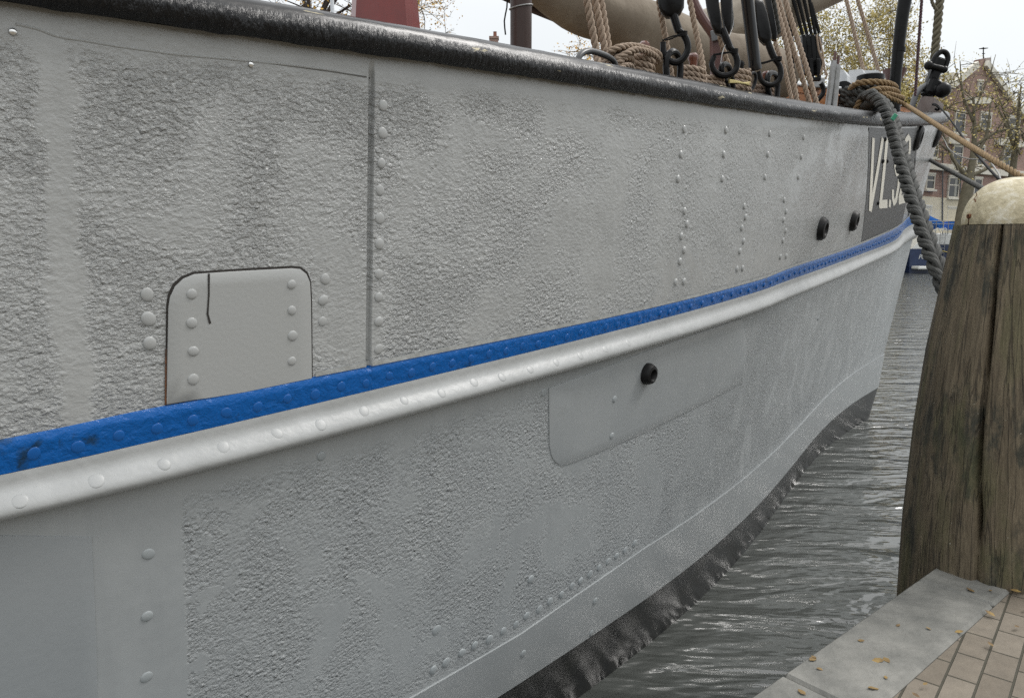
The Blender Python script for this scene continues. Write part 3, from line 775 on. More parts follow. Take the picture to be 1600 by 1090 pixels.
letter('digit_two', ([(490, 360), (505, 270), (530, 230), (548, 262), (546, 360), (525, 520), (480, 700), (436, 880)], 9.5), ([(428, 905), (503, 882)], 13.5))
for (u, v) in c8((281, 258), (333, 250), (258, 490), (303, 490), (206, 935)):
    p, n, _, _ = spot(u, v, .004)
    MB().lathe([(.020, 0), (.019, .008), (.012, .014), (0, .016)], p, n, 12).build('bolt_head', M_BLACK, panel)
# black joint line of the stem
ribbon_px([(1433.5, 203), (1428, 262), (1418, 344)], 1.7, 0.004).build('stem_joint', M_BLACK, ship, smooth=0)

# rivets -----------------------------------------------------------------
RIV = []   # (u, v, radius m, offset, parent)
for u, v in [(598, 165), (597, 208), (595, 255), (593, 297), (592.5, 341), (592, 381), (591, 428), (591, 464), (591, 502), (591, 545)]: RIV.append((u, v, .0165, 0, bulwark))
for u, v in [(230, 460), (232, 498), (234, 536)]: RIV.append((u, v, .0165 if v != 498 else .019, 0, bulwark))
for u, v in [(508, 436), (505, 469), (504, 502)]: RIV.append((u, v, .0165, 0, bulwark))
for u, v in [(298.5, 459), (298.5, 504), (301, 548), (301, 592), (454.5, 444), (455, 484.6), (456, 524), (455, 563.5)]: RIV.append((u, v, .0145, .0045, hatch))
k2 = 2.659
for x, y in [(553, 138), (540, 243), (528, 345), (555, 478), (565, 532), (542, 583), (553, 640), (536, 687), (518, 773), (553, 770), (727, 142), (718, 243), (712, 345), (803, 458),
             (808, 503), (793, 548), (800, 603), (785, 645), (773, 718), (796, 715), (909, 157), (901, 243), (889, 337), (969, 432), (977, 480), (967, 515), (975, 560), (964, 600),
             (953, 668), (977, 665), (1050, 172), (1040, 253), (1028, 337)]: RIV.append((860 + x / k2, 150 + y / k2, .019, 0, bulwark))
for u, v in [(232, 865), (230, 962), (229, 1057), (502, 712), (850, 613), (1278, 498)]: RIV.append((u, v, .0165, 0, lowpl))
for u, v in [(959, 623), (955, 680)]: RIV.append((u, v, .0165, .004, patch))
k3 = 3.019
for x, y in [(595, 803), (655, 768), (730, 722), (790, 688), (860, 660), (925, 620), (985, 590), (1035, 548), (1095, 518), (1145, 480), (1200, 448), (1250, 408), (1290, 383), (1335, 352),
             (1378, 322), (1420, 292), (1460, 266), (1500, 240), (1545, 207), (1055, 375), (610, 615)]: RIV.append((480 + x / k3, 780 + y / k3, .020, 0, lowpl))
for x, y in [(1012, 722), (1352, 475), (1335, 625)]: RIV.append((480 + x / k3, 780 + y / k3, .018, .008, lowstrake))
RAILRIV = [(27, 785), (145, 752), (251, 725), (345, 701), (430, 679), (503, 661), (572, 641), (634, 626), (689, 613), (739, 599), (785, 588), (828, 577), (869, 566), (907, 556), (945, 546), (983, 535)]
rivet_me = MB().lathe([(1.0, -.15), (1.0, .10), (.93, .26), (.72, .42), (.4, .52), (0, .55)], (0, 0, 0), n=18)
rv_cache = {}
def rivet_mesh(m):
    if m.name not in rv_cache:
        me = bpy.data.meshes.new('rivet'); me.from_pydata(rivet_me.v, [], rivet_me.f); me.polygons.foreach_set('use_smooth', [True] * len(me.polygons)); me.materials.append(m)
        rv_cache[m.name] = me
    return rv_cache[m.name]
LISTR = []
for (u, v, r_, off, par) in RIV:
    p, n, ta, q_ = spot(u, v, off); LISTR.append((p, n, r_, par, M_RIVET if par in (bulwark, hatch) else M_RIVLOW))
_rp = RAILP[:, 6:-6]; ru, rv_ = proj(_rp); ru = np.where(_rp[..., 1] > .4, ru, 1e9)
for (u, v) in RAILRIV:
    i, j = np.unravel_index(np.argmin((ru - u) ** 2 + (rv_ - v) ** 2), ru.shape); j += 6
    n = np.cross(RAILP[i, j + 2] - RAILP[i, j - 2], RAILP[i + 2, j] - RAILP[i - 2, j]); n /= np.linalg.norm(n)
    if n @ np.array([.64, -.77, 0]) < 0: n = -n
    LISTR.append((Vector(RAILP[i, j] - n * .0012), Vector(n), .018, rail, M_RIVRAIL))
ta = on_hull(52, 714)[0]
while ta < TAUMAX - 1.0:
    qv = 1.62 + .05 * math.sin(ta * 31); p_ = hullp(ta, qv); n_v = hulln(ta, qv)
    LISTR.append((Vector(p_ + n_v * .010), Vector(n_v), .015, blue, M_RIVBLUE)); ta += .092 if ta < 9 else .13
LISTR.sort(key=lambda e: e[0].length)
for i, (p, n, r_, par, m) in enumerate(LISTR[:100]):
    o = bpy.data.objects.new('rivet', rivet_mesh(m)); COL.objects.link(o); o.parent = par
    o.rotation_mode = 'QUATERNION'; o.rotation_quaternion = n.to_track_quat('Z', 'Y') @ Matrix.Rotation(R.random() * 6, 3, 'Z').to_quaternion()
    o.location = p - rootloc(par); o.scale = (r_ * R.uniform(.9, 1.1), r_ * R.uniform(.9, 1.1), r_ * (R.uniform(.28, .36) if par in (rail, blue) else R.uniform(.36, .58)))
groups_ = {}
for (p, n, r_, par, m) in LISTR[100:]: groups_.setdefault((par.name, m.name), []).append((p, n, r_, par, m))
for key, L in groups_.items():
    mb = MB()
    for (p, n, r_, par, m) in L: mb.lathe([(r_, -.1 * r_), (r_, .1 * r_), (.72 * r_, .36 * r_), (0, .45 * r_)], p, n, 10)
    mb.build('rivet', L[0][4], L[0][3], kind='stuff')
# two bright screws
for (u, v) in [(20, 50), (392, 101)]:
    p, n, _, _ = spot(u, v, .001)
    MB().lathe([(.0075, 0), (.0075, .003), (.004, .006), (0, .0065)], p, n, 12).build('screw', M_SCREW, bulwark)
# hawse rings
def ring(u, v, ro, name='hawse_ring', off=0.0):
    p, n, _, _ = spot(u, v, off)
    mb = MB().lathe([(ro * .36, .004), (ro * .40, .03), (ro * .55, .046), (ro * .8, .042), (ro * .97, .022), (ro, -.02), (ro * .36, -.02), (ro * .36, .004)], p, n, 26)
    o = mb.build(name, M_BLACKMATT, ship)
    MB().lathe([(ro * .36, .006), (ro * .3, .0), (0, .0)], p, n, 18).build('ring_opening', M_DARK, o)
    return o
ring(1281, 357, .088); ring(1331, 345, .088); ring(1432.5, 216, .135); ring(1463, 212, .15)
ring(1009, 583, .055, 'scupper')

def railY(u): return float(np.interp(u, [22, 225, 450, 600, 772, 871, 1070, 1132, 1207, 1320, 1357, 1399, 1450, 1475], [1.64, 1.82, 2.09, 2.3, 2.65, 2.9, 3.6, 3.91, 4.4, 5.55, 6.12, 7.0, 8.56, 10.0]))
def rp(u, v, d=0.05): return at(u, v, railY(u) + d)
def px(u, n, d=0.0): return n * (railY(u) + d) / F
# handle on the cap rail
hp = [rp(901, 108, .05), rp(902, 96, .05), rp(908, 85, .05), rp(920, 80, .05), rp(935, 83, .05), rp(950, 89, .05), rp(959, 96, .05), rp(962, 105, .05), rp(962, 115, .05)]
MB().tube(smoothpath(hp, .006), .0125, 12).build('rail_handle', mat('dark_handle_paint', (.035, .036, .037), .33, bump=.0006), ship)
# eye lugs
def lug(pts, r):
    MB().tube(smoothpath([rp(*p) for p in pts], .006), r, 10).build('eye_lug', M_BLACK, ship)
lug([(1042, 124, .05), (1041, 104, .05), (1043, 88, .05), (1051, 81, .05), (1059, 87, .05), (1063, 102, .05), (1062, 128, .05)], .0155)
lug([(1139, 142, .05), (1131, 122, .05), (1127, 108, .05), (1131, 101, .05), (1138, 104, .05), (1143, 120, .05), (1146, 144, .05)], .0145)
lug([(1203, 154, .05), (1199, 134, .05), (1200, 119, .05), (1207, 114, .05), (1213, 120, .05), (1215, 136, .05), (1214, 155, .05)], .0160)

# ------------------------------------------------------------------ rigging at the rail
def block(label, shell_px, cheek_px, strap, hook, wire, Yd, sheave_rope=None):
    base_ = rp(strap[-1][0], strap[-1][1], Yd)
    t = thing('rigging_block', label, 'pulley block', tuple(base_), 'black blocks hooked to the cap rail')
    u0 = strap[0][0]; Y = railY(u0) + Yd
    dep = Vector((.25, .9, 0)).normalized() * .045
    for k, poly in enumerate(shell_px):
        c = sum((at(a, b_, Y) for a, b_ in poly), Vector()) / len(poly)
        mb = MB(); off = (.0, .05)[k % 2]
        front = [at(a, b_, Y + off) for a, b_ in poly]; cc = sum(front, Vector()) / len(front)
        n = len(front)
        ringA = [cc + (p - cc) * .82 - dep * .28 for p in front]; ringB = front; ringC = [p + dep for p in front]; ringD = [cc + (p - cc) * .82 + dep * 1.3 for p in front]
        for rg in (ringA, ringB, ringC, ringD): mb.v += [tuple(p) for p in rg]
        for a in range(3):
            for i in range(n): mb.f.append((a * n + i, a * n + (i + 1) % n, (a + 1) * n + (i + 1) % n, (a + 1) * n + i))
        mb.f.append(tuple(range(n))[::-1]); mb.f.append(tuple(3 * n + i for i in range(n)))
        mb.build('cheek', M_BLACK, t, smooth=50)
    MB().tube(smoothpath([at(a, b_, Y + .01) for a, b_ in strap], .01), [.017] * 0 or .0185, 10).build('strap', M_BLACK, t)
    hk = smoothpath([at(a, b_, Y) for a, b_ in hook], .006); m_ = len(hk)
    MB().tube(hk, [.0155 - .006 * max(0, (i / m_ - .6)) for i in range(m_)], 10).build('hook', M_BLACK, t)
    w = [at(a, b_, Y - .012) for a, b_ in wire]
    wm = MB()
    for j in range(3): wm.tube(smoothpath([p + Vector((R.uniform(-.004, .004), 0, R.uniform(-.006, .006))) for p in w], .008), .0032, 6)
    c0 = w[-1]
    for j in range(4): wm.tube([c0 + Vector((math.cos(a) * .018, math.sin(a) * .02 + .012, -.006 + .006 * j + math.sin(a) * .003)) for a in np.linspace(0, 6.28, 14)], .0032, 6)
    wm.build('seizing', M_ROPEBK, t)
    return t
block('black wooden block farthest aft on the rail, over the tallest coil of rope', [[(1024, -40), (1070, -40), (1068, 8), (1062, 20), (1052, 26), (1040, 26), (1032, 18), (1028, 6)]], None,
      [(1050, 15), (1055, 32), (1061, 50)], [(1060, 48), (1069, 56), (1074, 68), (1074, 80), (1066, 93), (1055, 98), (1043, 93), (1037, 82), (1036, 66)], [(1036, 64), (1048, 60), (1068, 53)], .03)
block('black wooden two-cheeked block hooked to the rail, just left of the black stay tube', [[(1098, -30), (1121, -30), (1124, 10), (1129, 40), (1127, 54), (1118, 52), (1112, 40), (1104, 12)], [(1124, -30), (1143, -30), (1145, 10), (1144, 40), (1140, 50), (1132, 50), (1127, 20)]], None,
      [(1128, 45), (1135, 62), (1141, 77)], [(1140, 74), (1149, 86), (1152, 98), (1149, 110), (1140, 117), (1127, 118), (1116, 111), (1112, 99), (1116, 88)], [(1115, 87), (1128, 83), (1148, 80)], .03)
block('black wooden block hooked to the rail, just right of the black stay tube', [[(1179, 0), (1192, 0), (1199, 20), (1206, 55), (1204, 68), (1194, 69), (1187, 62), (1182, 40)], [(1193, -10), (1203, -10), (1210, 25), (1215, 54), (1213, 62), (1207, 62), (1200, 25)]], None,
      [(1198, 60), (1204, 78), (1211, 94)], [(1210, 92), (1218, 103), (1220, 116), (1216, 127), (1206, 133), (1195, 131), (1188, 123), (1185, 112)], [(1189, 100), (1200, 96), (1217, 92)], .03)

t = thing('stay_tube', 'black metal tube slanting down to a ring on the cap rail between two blocks', 'stay tube', tuple(rp(1181, 140, .1)))
a, b_ = rp(1164, -30, .06), rp(1180.5, 110, .06); mid = (a - b_).normalized()
MB().lathe([(.028, 0), (.034, .004), (.035, .03), (.033, .04), (.033, (a - b_).length)], b_, mid, 20).build('tube', mat('gloss_black_paint', (.008, .008, .009), .16), t)
c0 = rp(1174, 128, .05); yy = Vector((.35, .2, 1)).normalized(); xx = Vector((.75, .65, -.2)).normalized()
MB().tube([c0 + xx * math.cos(a) * .034 + yy * math.sin(a) * .052 for a in np.linspace(0, 2 * math.pi, 28, endpoint=False)], .0095, 9, closed=True).build('ring', M_BLACK, t)
ly = MB()
for j in range(3): ly.tube(smoothpath([rp(1139, 125 + j * 2, .0), rp(1150, 127 + j, -.01), rp(1161, 130, 0), rp(1172, 133 - j * 2, .02)], .008), .0045, 7)
tag(ly.build('cord_lashing', M_ROPEYL), 'pale yellow cord tied from the stay tube ring to an eye lug', 'cord')

# belaying pins with rope
def pin(u, v, ubot, vbot, d, label, r=.026, m=None):
    t = thing('belaying_pin', label, 'belaying pin', tuple(rp(ubot, vbot, d)), 'belaying pins along the rail')
    a = rp(u, v, d); b_ = rp(ubot, vbot, d); ax = (a - b_).normalized(); L = (a - b_).length
    MB().lathe([(r * .55, 0), (r * .6, L * .5), (r * .8, L - r * 1.3), (r * 1.0, L - r * .9), (r * .95, L - r * .35), (r * .6, L + r * .05), (0, L + r * .15)], b_, ax, 18).build('shaft', m or M_WOODPIN, t)
    return t
pin(1007, 66, 1004, 130, .14, 'reddish brown wooden pin with a rounded head above the largest coil of beige rope')
pin(1083, 84, 1084, 145, .10, 'reddish brown wooden pin wrapped in a neat stack of beige rope turns')
pin(1157, 96, 1156, 150, .14, 'dark pin head half hidden behind the black stay tube', .022, M_BLACK)
pin(1197, 112, 1198, 165, .14, 'reddish brown pin seen through the shackle of the block right of the stay tube', .024)

def coil(label, path_list, r, name='rope_coil', m=None):
    mb = MB()
    for p in path_list: rope_mb([rp(*q) for q in p], r, mb)
    return tag(mb.build(name, m or M_ROPE), label, 'rope', 'beige ropes belayed at the rail')
def wraps(u, v0, n, dv, w, d, r, tilt=4, ph=0):
    """helix of rope turns round a pin"""
    Y = railY(u) + d; k = Y / F; P_ = []
    for i in range(n * 14 + 1):
        a = 2 * math.pi * i / 14 + ph; c = at(u, v0 + dv * i / 14, Y)
        P_.append(c + Vector((math.cos(a) * w * k, math.sin(a) * w * k * .8, -tilt * k * math.cos(a) * .5)))
    return P_
cl = MB()
rope_mb(wraps(1003, 86, 4, 10, 16, .14, .0145), .0145, cl)
for p in ([(951, 80, .14), (968, 74, .08), (990, 72, .06), (1012, 77, .06), (1028, 84, .07), (1031, 92, .1), (1024, 99, .18)],
          [(962, 92, .10), (978, 84, .05), (992, 78, .04), (1008, 80, .04), (1024, 88, .06), (1030, 97, .10)],
          [(953, 86, .16), (962, 78, .12), (975, 78, .10), (986, 84, .10), (980, 96, .12), (966, 100, .14), (958, 94, .16)],
          [(958, 104, .12), (968, 96, .08), (980, 90, .07), (988, 96, .1), (980, 106, .14), (964, 112, .16)],
          [(962, 112, .10), (974, 104, .06), (986, 104, .08), (984, 114, .12), (970, 120, .14)], [(940, 88, .20), (952, 88, .18), (964, 84, .14), (975, 88, .12)]):
    rope_mb([rp(*q) for q in p], .0145, cl)
tag(cl.build('rope_coil', M_ROPE), 'largest beige rope coil, piled on a pin beside the black rail handle', 'rope', 'beige ropes belayed at the rail')
cl = MB(); rope_mb(wraps(1084, 104, 4, 8.5, 14, .10, .0145), .0145, cl)
rope_mb([rp(1098, 110, .08), rp(1100, 122, .06), rp(1099, 134, .06)], .013, cl)
tag(cl.build('rope_coil', M_ROPE), 'neat stack of beige rope turns round a pin in front of the brown crutch', 'rope', 'beige ropes belayed at the rail')
cl = MB(); rope_mb(wraps(1117, 118, 3, 8, 13, .14, .013, 2), .013, cl)
tag(cl.build('rope_coil', M_ROPE), 'low coil of beige rope at the foot of the brown crutch post', 'rope', 'beige ropes belayed at the rail')
cl = MB(); rope_mb(wraps(1157, 108, 5, 8.2, 13, .14, .0145, 3), .0145, cl)
tag(cl.build('rope_coil', M_ROPE), 'beige rope turns half hidden behind the foot of the black stay tube', 'rope', 'beige ropes belayed at the rail')
cl = MB(); rope_mb(wraps(1192, 134, 4, 7, 13, .18, .015, 4), .015, cl)
tag(cl.build('rope_coil', mat('brown_rope_fibre', (.20, .145, .11), .85, bump=.001, bscale=300)), 'low brownish rope coil under the block right of the stay tube', 'rope', 'beige ropes belayed at the rail')

def line(label, pts, r, m=None, name='rope', cat='rope', group='taut ropes rising from the rail', tw=True):
    mb = rope_mb(pts, r) if tw else MB().tube(smoothpath(pts, .03), r, 8)
    return tag(mb.build(name, m or M_ROPE), label, cat, group)
line('taut beige rope left of the close pair crossing the taupe sail cover', [rp(912, -25, .2), rp(918, 7, .2), rp(931, 76, .2), rp(934, 100, .18), rp(936, 118, .18)], .0165)
line('left rope of the close beige pair crossing the taupe sail cover', [rp(925, -25, .22), rp(931, 7, .22), rp(945, 80, .2), rp(940, 104, .2), rp(941, 118, .2)], .0165)
line('right rope of the close beige pair crossing the taupe sail cover', [rp(935, -25, .24), rp(940, 7, .24), rp(952, 84, .22), rp(951, 110, .2), rp(950, 122, .2)], .0165)
line('single beige rope passing just left of the farthest aft block and hook', [rp(1027, -20, .2), rp(1031, 10, .2), rp(1040, 60, .2), rp(1048, 110, .18), rp(1050, 135, .18)], .0145)
line('single beige rope running down beside the stack of rope turns', [rp(1074, -20, .2), rp(1079, 7, .2), rp(1090, 62, .17), rp(1098, 102, .12), rp(1101, 138, .1)], .0150)
line('beige rope in front of the red brown crutch post', [rp(1122, 40, .2), rp(1126, 62, .2), rp(1133, 88, .18), rp(1141, 112, .16), rp(1146, 150, .16)], .0145)
line('leftmost of the four long beige ropes right of the blocks', [at(1206, -25, 4.75), at(1212, 7, 4.75), at(1226, 58, 4.75), at(1236, 105, 4.75), at(1248, 175, 4.75)], .0165)
line('beige rope lying close behind the leftmost of the four right of the blocks', [at(1207, 45, 4.95), at(1214, 75, 4.95), at(1226, 110, 4.95), at(1240, 170, 4.95)], .0145)
line('third long beige rope right of the blocks, ending above the orange locker', [at(1211, -25, 5.1), at(1218, 7, 5.1), at(1236, 66, 5.1), at(1250, 110, 5.1), at(1270, 178, 5.1)], .0175)
line('rightmost of the long beige ropes right of the blocks', [at(1222, -25, 5.0), at(1229, 7, 5.0), at(1248, 68, 5.0), at(1262, 112, 5.0), at(1281, 180, 5.0)], .0175)
line('left of two slim pinkish beige lines dropping to the white windlass', [at(1318, -20, 7.7), at(1324, 6, 7.7), at(1337, 60, 7.7), at(1351, 118, 7.7)], .020, group='slim lines to the windlass')
line('right of two slim pinkish beige lines dropping to the white windlass', [at(1333, -25, 7.8), at(1342, 6, 7.8), at(1358, 60, 7.8), at(1375, 120, 7.8)], .020, group='slim lines to the windlass')
line('dark rope rising inside the middle black block', [rp(1135, -30, .12), rp(1139, 5, .12), rp(1143, 44, .12)], .016, M_ROPEDK, group='dark ropes rove through the blocks')
line('dark rope rising beside the black block right of the stay tube', [rp(1203, -30, .12), rp(1208, 5, .12), rp(1216, 52, .12)], .018, M_ROPEDK, group='dark ropes rove through the blocks')
line('thin dark rope between the long beige ropes', [at(1230, 20, 5.3), at(1238, 60, 5.3), at(1240, 110, 5.3), at(1250, 170, 5.3)], .009, M_ROPEBK, tw=False)
line('thin grey wire hanging in front of the middle black block', [rp(1143, 0, 0), rp(1146, 35, 0), rp(1138, 60, 0), rp(1129, 82, 0), rp(1126, 100, 0)], .0022, M_STEEL, 'wire', 'wire', None, False)
line('thin black cord hanging beside the brown post', [at(793, -20, 3.6), at(792, 12, 3.6), at(788, 32, 3.6), at(790, 56, 3.6)], .0035, M_ROPEBK, 'cord', 'cord', None, False)

# red casing, posts, sails
t = thing('red_casing', 'dark red eight-sided steel casing standing on deck behind the rail', 'casing', tuple(at(602, 300, 3.3) * Vector((1, 1, 0)).x if False else (at(602, 45, 3.3).x, 3.3, 1.35)))
c = at(602, 45, 3.3); rr = 49 * 3.3 / F
MB().lathe([(rr * 1.30, -.55), (rr * 1.06, 0), (rr * .98, .12), (rr * .93, .35), (rr * .93, .6)], Vector((c.x, 3.3, c.z)), Vector((0, 0, 1)), 8).build('casing_wall', M_RED, t, smooth=10)
MB().lathe([(rr * 1.42, -.62), (rr * 1.42, -.55), (rr * 1.2, -.545)], Vector((c.x, 3.3, c.z)), Vector((0, 0, 1)), 8).build('flange', M_RED, t, smooth=10)
t = thing('brown_post', 'dark brown round post with a wire band standing on deck left of the sail cover', 'post', (at(814, 60, 3.6).x, 3.6, 1.3))
c = at(814, 60, 3.6); rr = 16 * 3.6 / F
MB().lathe([(rr, 1.25 - c.z), (rr, .05), (rr, .1), (rr * 1.0, .6)], c, Vector((0, 0, 1)), 26).build('post_shaft', M_BROWN, t)
MB().tube([c + Vector((math.cos(a) * (rr + .003), math.sin(a) * (rr + .003), .136 + .012 * math.cos(a - .6))) for a in np.linspace(0, 6.283, 28, endpoint=False)], .0035, 6, closed=True).build('wire_band', M_STEEL, t)
MB().lathe([(rr, .185), (rr * 1.08, .19), (rr * 1.08, .24), (rr, .245)], c, Vector((0, 0, 1)), 26).build('collar', M_BROWN, t)

def bundle(name, label, pts, rad, m, seed):
    P_ = smoothpath(pts, .05); n = len(P_); mb = MB(); N_ = 28
    for i, p in enumerate(P_):
        a = P_[min(i + 1, n - 1)] - P_[max(i - 1, 0)]; a.normalize(); x = a.cross(Vector((0, 0, 1))).normalized(); y = x.cross(a)
        r = np.interp(i / (n - 1), np.linspace(0, 1, len(rad)), rad)
        for k in range(N_):
            an = 2 * math.pi * k / N_
            w = 1 + .09 * mnoise.noise(Vector((i * .16, math.cos(an) * 1.6 + seed, math.sin(an) * 1.6))) + .03 * mnoise.noise(Vector((i * .6, math.cos(an) * 4 + seed, math.sin(an) * 4)))
            sag = -.10 * r * (1 + math.cos(i * .05 * 9)) * max(0, -math.sin(an))
            mb.v.append(tuple(p + x * (math.cos(an) * r * w) + y * (math.sin(an) * r * w * 1.05 + sag)))
    for i in range(n - 1):
        for k in range(N_):
            l = (k + 1) % N_; mb.f.append((i * N_ + k, i * N_ + l, (i + 1) * N_ + l, (i + 1) * N_ + k))
    mb.f.append(tuple(range(N_))[::-1]); mb.f.append(tuple((n - 1) * N_ + k for k in range(N_)))
    return mb
t = thing('furled_sail', 'long taupe canvas sail cover sloping down behind the ropes and blocks', 'sail', tuple(at(1000, 90, 5.2)))
bundle('x', '', [at(740, -75, 4.9), at(830, -33, 5.0), at(900, 2, 5.1), at(1000, 46, 5.25), at(1100, 88, 5.4), at(1160, 104, 5.5), at(1232, 118, 5.65)], [.11, .13, .155, .185, .195, .19, .15], M_SAIL, 1.0).build('sail_cover', M_SAIL, t, smooth=180)
bm = MB(); bm.tube([at(740, -26, 5.0), at(830, 14, 5.1), at(960, 66, 5.2), at(1100, 126, 5.4)], .024, 10); bm.build('boom', M_BROWN, t)
lm = MB()
for (u, v) in [(905, 5), (1075, 77), (1140, 98)]:
    c = at(u, v, 5.25)
    pass
t2 = thing('furled_sail', 'pale canvas sail bundle rising to the upper right behind the long beige ropes', 'sail', tuple(at(1230, 20, 6.4)))
bundle('x', '', [at(1090, 42, 6.3), at(1140, 36, 6.35), at(1195, 12, 6.4), at(1250, -16, 6.5), at(1330, -60, 6.6)], [.12, .19, .22, .22, .2], M_SAIL2, 5.0).build('sail_cover', M_SAIL2, t2, smooth=180)
t = thing('boom_crutch', 'red brown bent steel crutch with an upright post between two black blocks', 'crutch', tuple(at(1120, 160, 4.6)))
MB().tube(smoothpath([at(1074, -25, 4.6), at(1086, 8, 4.6), at(1098, 30, 4.6), at(1112, 50, 4.6), at(1119, 62, 4.6)], .02), .028, 10).build('arm', M_REDBR, t)
a, b_ = at(1119, 56, 4.6), at(1121, 215, 4.6)
MB().bar(a, b_, .068, .05, Vector((0, 1, 0)), .006).build('upright', M_REDBR, t)
MB().bar(at(1111, 57, 4.56), at(1128, 53, 4.56), .012, .06, bev=.003).build('collar', M_GREYIRON, t)
t = thing('boat_fender', 'pale greenish rounded fender hanging between the long beige ropes', 'fender', tuple(at(1236, 125, 5.9)))
mb = MB(); mb.ball(at(1237, 103, 5.9), .055, (.85, .85, 1.9)); mb.build('fender_body', mat('pale_fender_vinyl', (.38, .37, .27), .5, bump=.001), t)
MB().tube([at(1237, 84, 5.9), at(1236, 60, 5.9)], .008, 6).build('lanyard', M_ROPEBK, t)

# triple tackle on the right
t = thing('sheave_tackle', 'black three-sheave tackle block with taut black falls above the orange locker', 'tackle', tuple(at(1272, 130, 6.2)))
ax = Vector((.1, 0, 1))
for i, (u0, u1) in enumerate([(1252, 1259), (1259, 1266), (1266, 1273), (1273, 1280)]):
    mb = MB(); pts = [at(u0 + 1, 54, 6.2), at(u1 - .6, 54, 6.2), at(u1 + 2.4, 80, 6.2), at(u1 + 3, 103, 6.2), at(u0 + 4.4, 103, 6.2), at(u0 + 3, 80, 6.2)]
    mb.prism(pts, Vector((.02, .12, 0))); mb.build('shell_plate', M_BLACK, t, smooth=0)
mb = MB()
for u in (1259, 1266, 1273): mb.lathe([(.01, -.012), (.075, -.012), (.065, 0), (.075, .012), (.01, .012)], at(u + 2, 72, 6.28), Vector((1, .15, 0)), 20)
mb.build('sheave', M_GREYIRON, t)
for (a, b_) in [((1237, -10), (1254, 54)), ((1245, -10), (1261, 54)), ((1254, -10), (1268, 54)), ((1263, -10), (1274, 54)), ((1267, 5), (1280, 52))]:
    MB().tube([at(*a, 6.22), at(*b_, 6.22)], .0135, 8).build('fall', M_ROPEBK, t)
MB().bar(at(1256, 104, 6.24), at(1284, 104, 6.24), .05, .14, bev=.008).build('crosspiece', M_BLACK, t)
for u in (1268, 1279): MB().bar(at(u - 1, 92, 6.18), at(u + 1, 126, 6.18), .03, .02, Vector((0, 1, 0)), .004).build('shackle_leg', M_BLACK, t)
MB().bar(at(1266, 124, 6.18), at(1282, 124, 6.18), .03, .03, bev=.005).build('shackle_pin', M_BLACK, t)
lm = MB()
for p in ([(1276, 55), (1280, 80), (1286, 98), (1283, 112)], [(1280, 58), (1285, 82), (1287, 96), (1290, 118)], [(1282, 118), (1286, 108), (1292, 116), (1290, 124)]): rope_mb([at(u, v, 6.1) for u, v in p], .0075, lm)
tag(lm.build('rope', M_ROPE), 'thin beige line looped beside the black three-sheave tackle', 'rope', 'taut ropes rising from the rail')

# wooden lockers
def locker(label, u0, u1, vtop, Y, h, dep):
    a, b_ = at(u0, vtop, Y), at(u1, vtop, Y + .25); t = thing('deck_locker', label, 'locker', (a.x, a.y, a.z - h), 'varnished orange deck lockers')
    d = (b_ - a); d.z = 0; L = d.length; d.normalize(); nrm = Vector((-d.y, d.x, 0)); c = (a + b_) / 2 + nrm * dep / 2
    M_ = Matrix((d, nrm, Vector((0, 0, 1)))).transposed()
    MB().box((c.x, c.y, a.z - h / 2), L, dep, h, M_, .006).build('locker_body', M_LOCK, t, smooth=30)
    MB().box((c.x, c.y, a.z + .012), L + .03, dep + .03, .022, M_, .006).build('lid', M_WHITE, t, smooth=30)
    mb = MB(); mb.box((c.x, c.y, a.z - .05) , L + .004, dep + .02, .018, M_, .003); mb.build('rubbing_strip', M_LOCK, t, smooth=30)
    return t
locker('long orange varnished wooden locker behind the beige ropes and tackle', 1208, 1312, 131, 6.6, 1.05, .8)
locker('short orange varnished wooden locker under the brown mooring rope at the bow', 1392, 1424, 163, 8.4, .6, .5)
t = thing('vent_box', 'small grey metal box on the lid of the long orange locker', 'box', tuple(at(1276, 128, 6.75)))
MB().box(at(1276, 131, 6.72), .11, .1, .09, None, .01).build('box_body', M_STEEL, t, smooth=30)
t = thing('rope_guard', 'black curved iron bracket on the front of the long orange locker', 'bracket', tuple(at(1286, 150, 6.4)))
MB().tube(smoothpath([at(1282, 130, 6.4), at(1286, 136, 6.4), at(1286, 146, 6.4), at(1278, 156, 6.4), at(1272, 160, 6.4)], .02), .02, 8).build('bracket_arm', M_BLACK, t)

# turnbuckle rods
for (ub, ut, vt, lab) in [(1292, 1303, 100, 'left of two grey steel rods with red threaded tips before the white windlass'), (1302, 1308.5, 106, 'right of two grey steel rods with red threaded tips before the white windlass')]:
    t = thing('rigging_screw', lab, 'rigging screw', tuple(at(ub, 175, 5.7)), 'pair of steel rods on the rail')
    a, b_ = at(ub, 178, 5.7), at(ut, vt, 5.7)
    MB().tube([a, b_], .023, 14).build('rod', M_STEEL, t)
    MB().tube([b_, b_ + (b_ - a).normalized() * .085], [.011, .010], 10).build('threaded_tip', M_REDBR, t)
    MB().lathe([(.022, 0), (.022, .02)], b_, (b_ - a), 6).build('nut', M_STEEL, t, smooth=0)

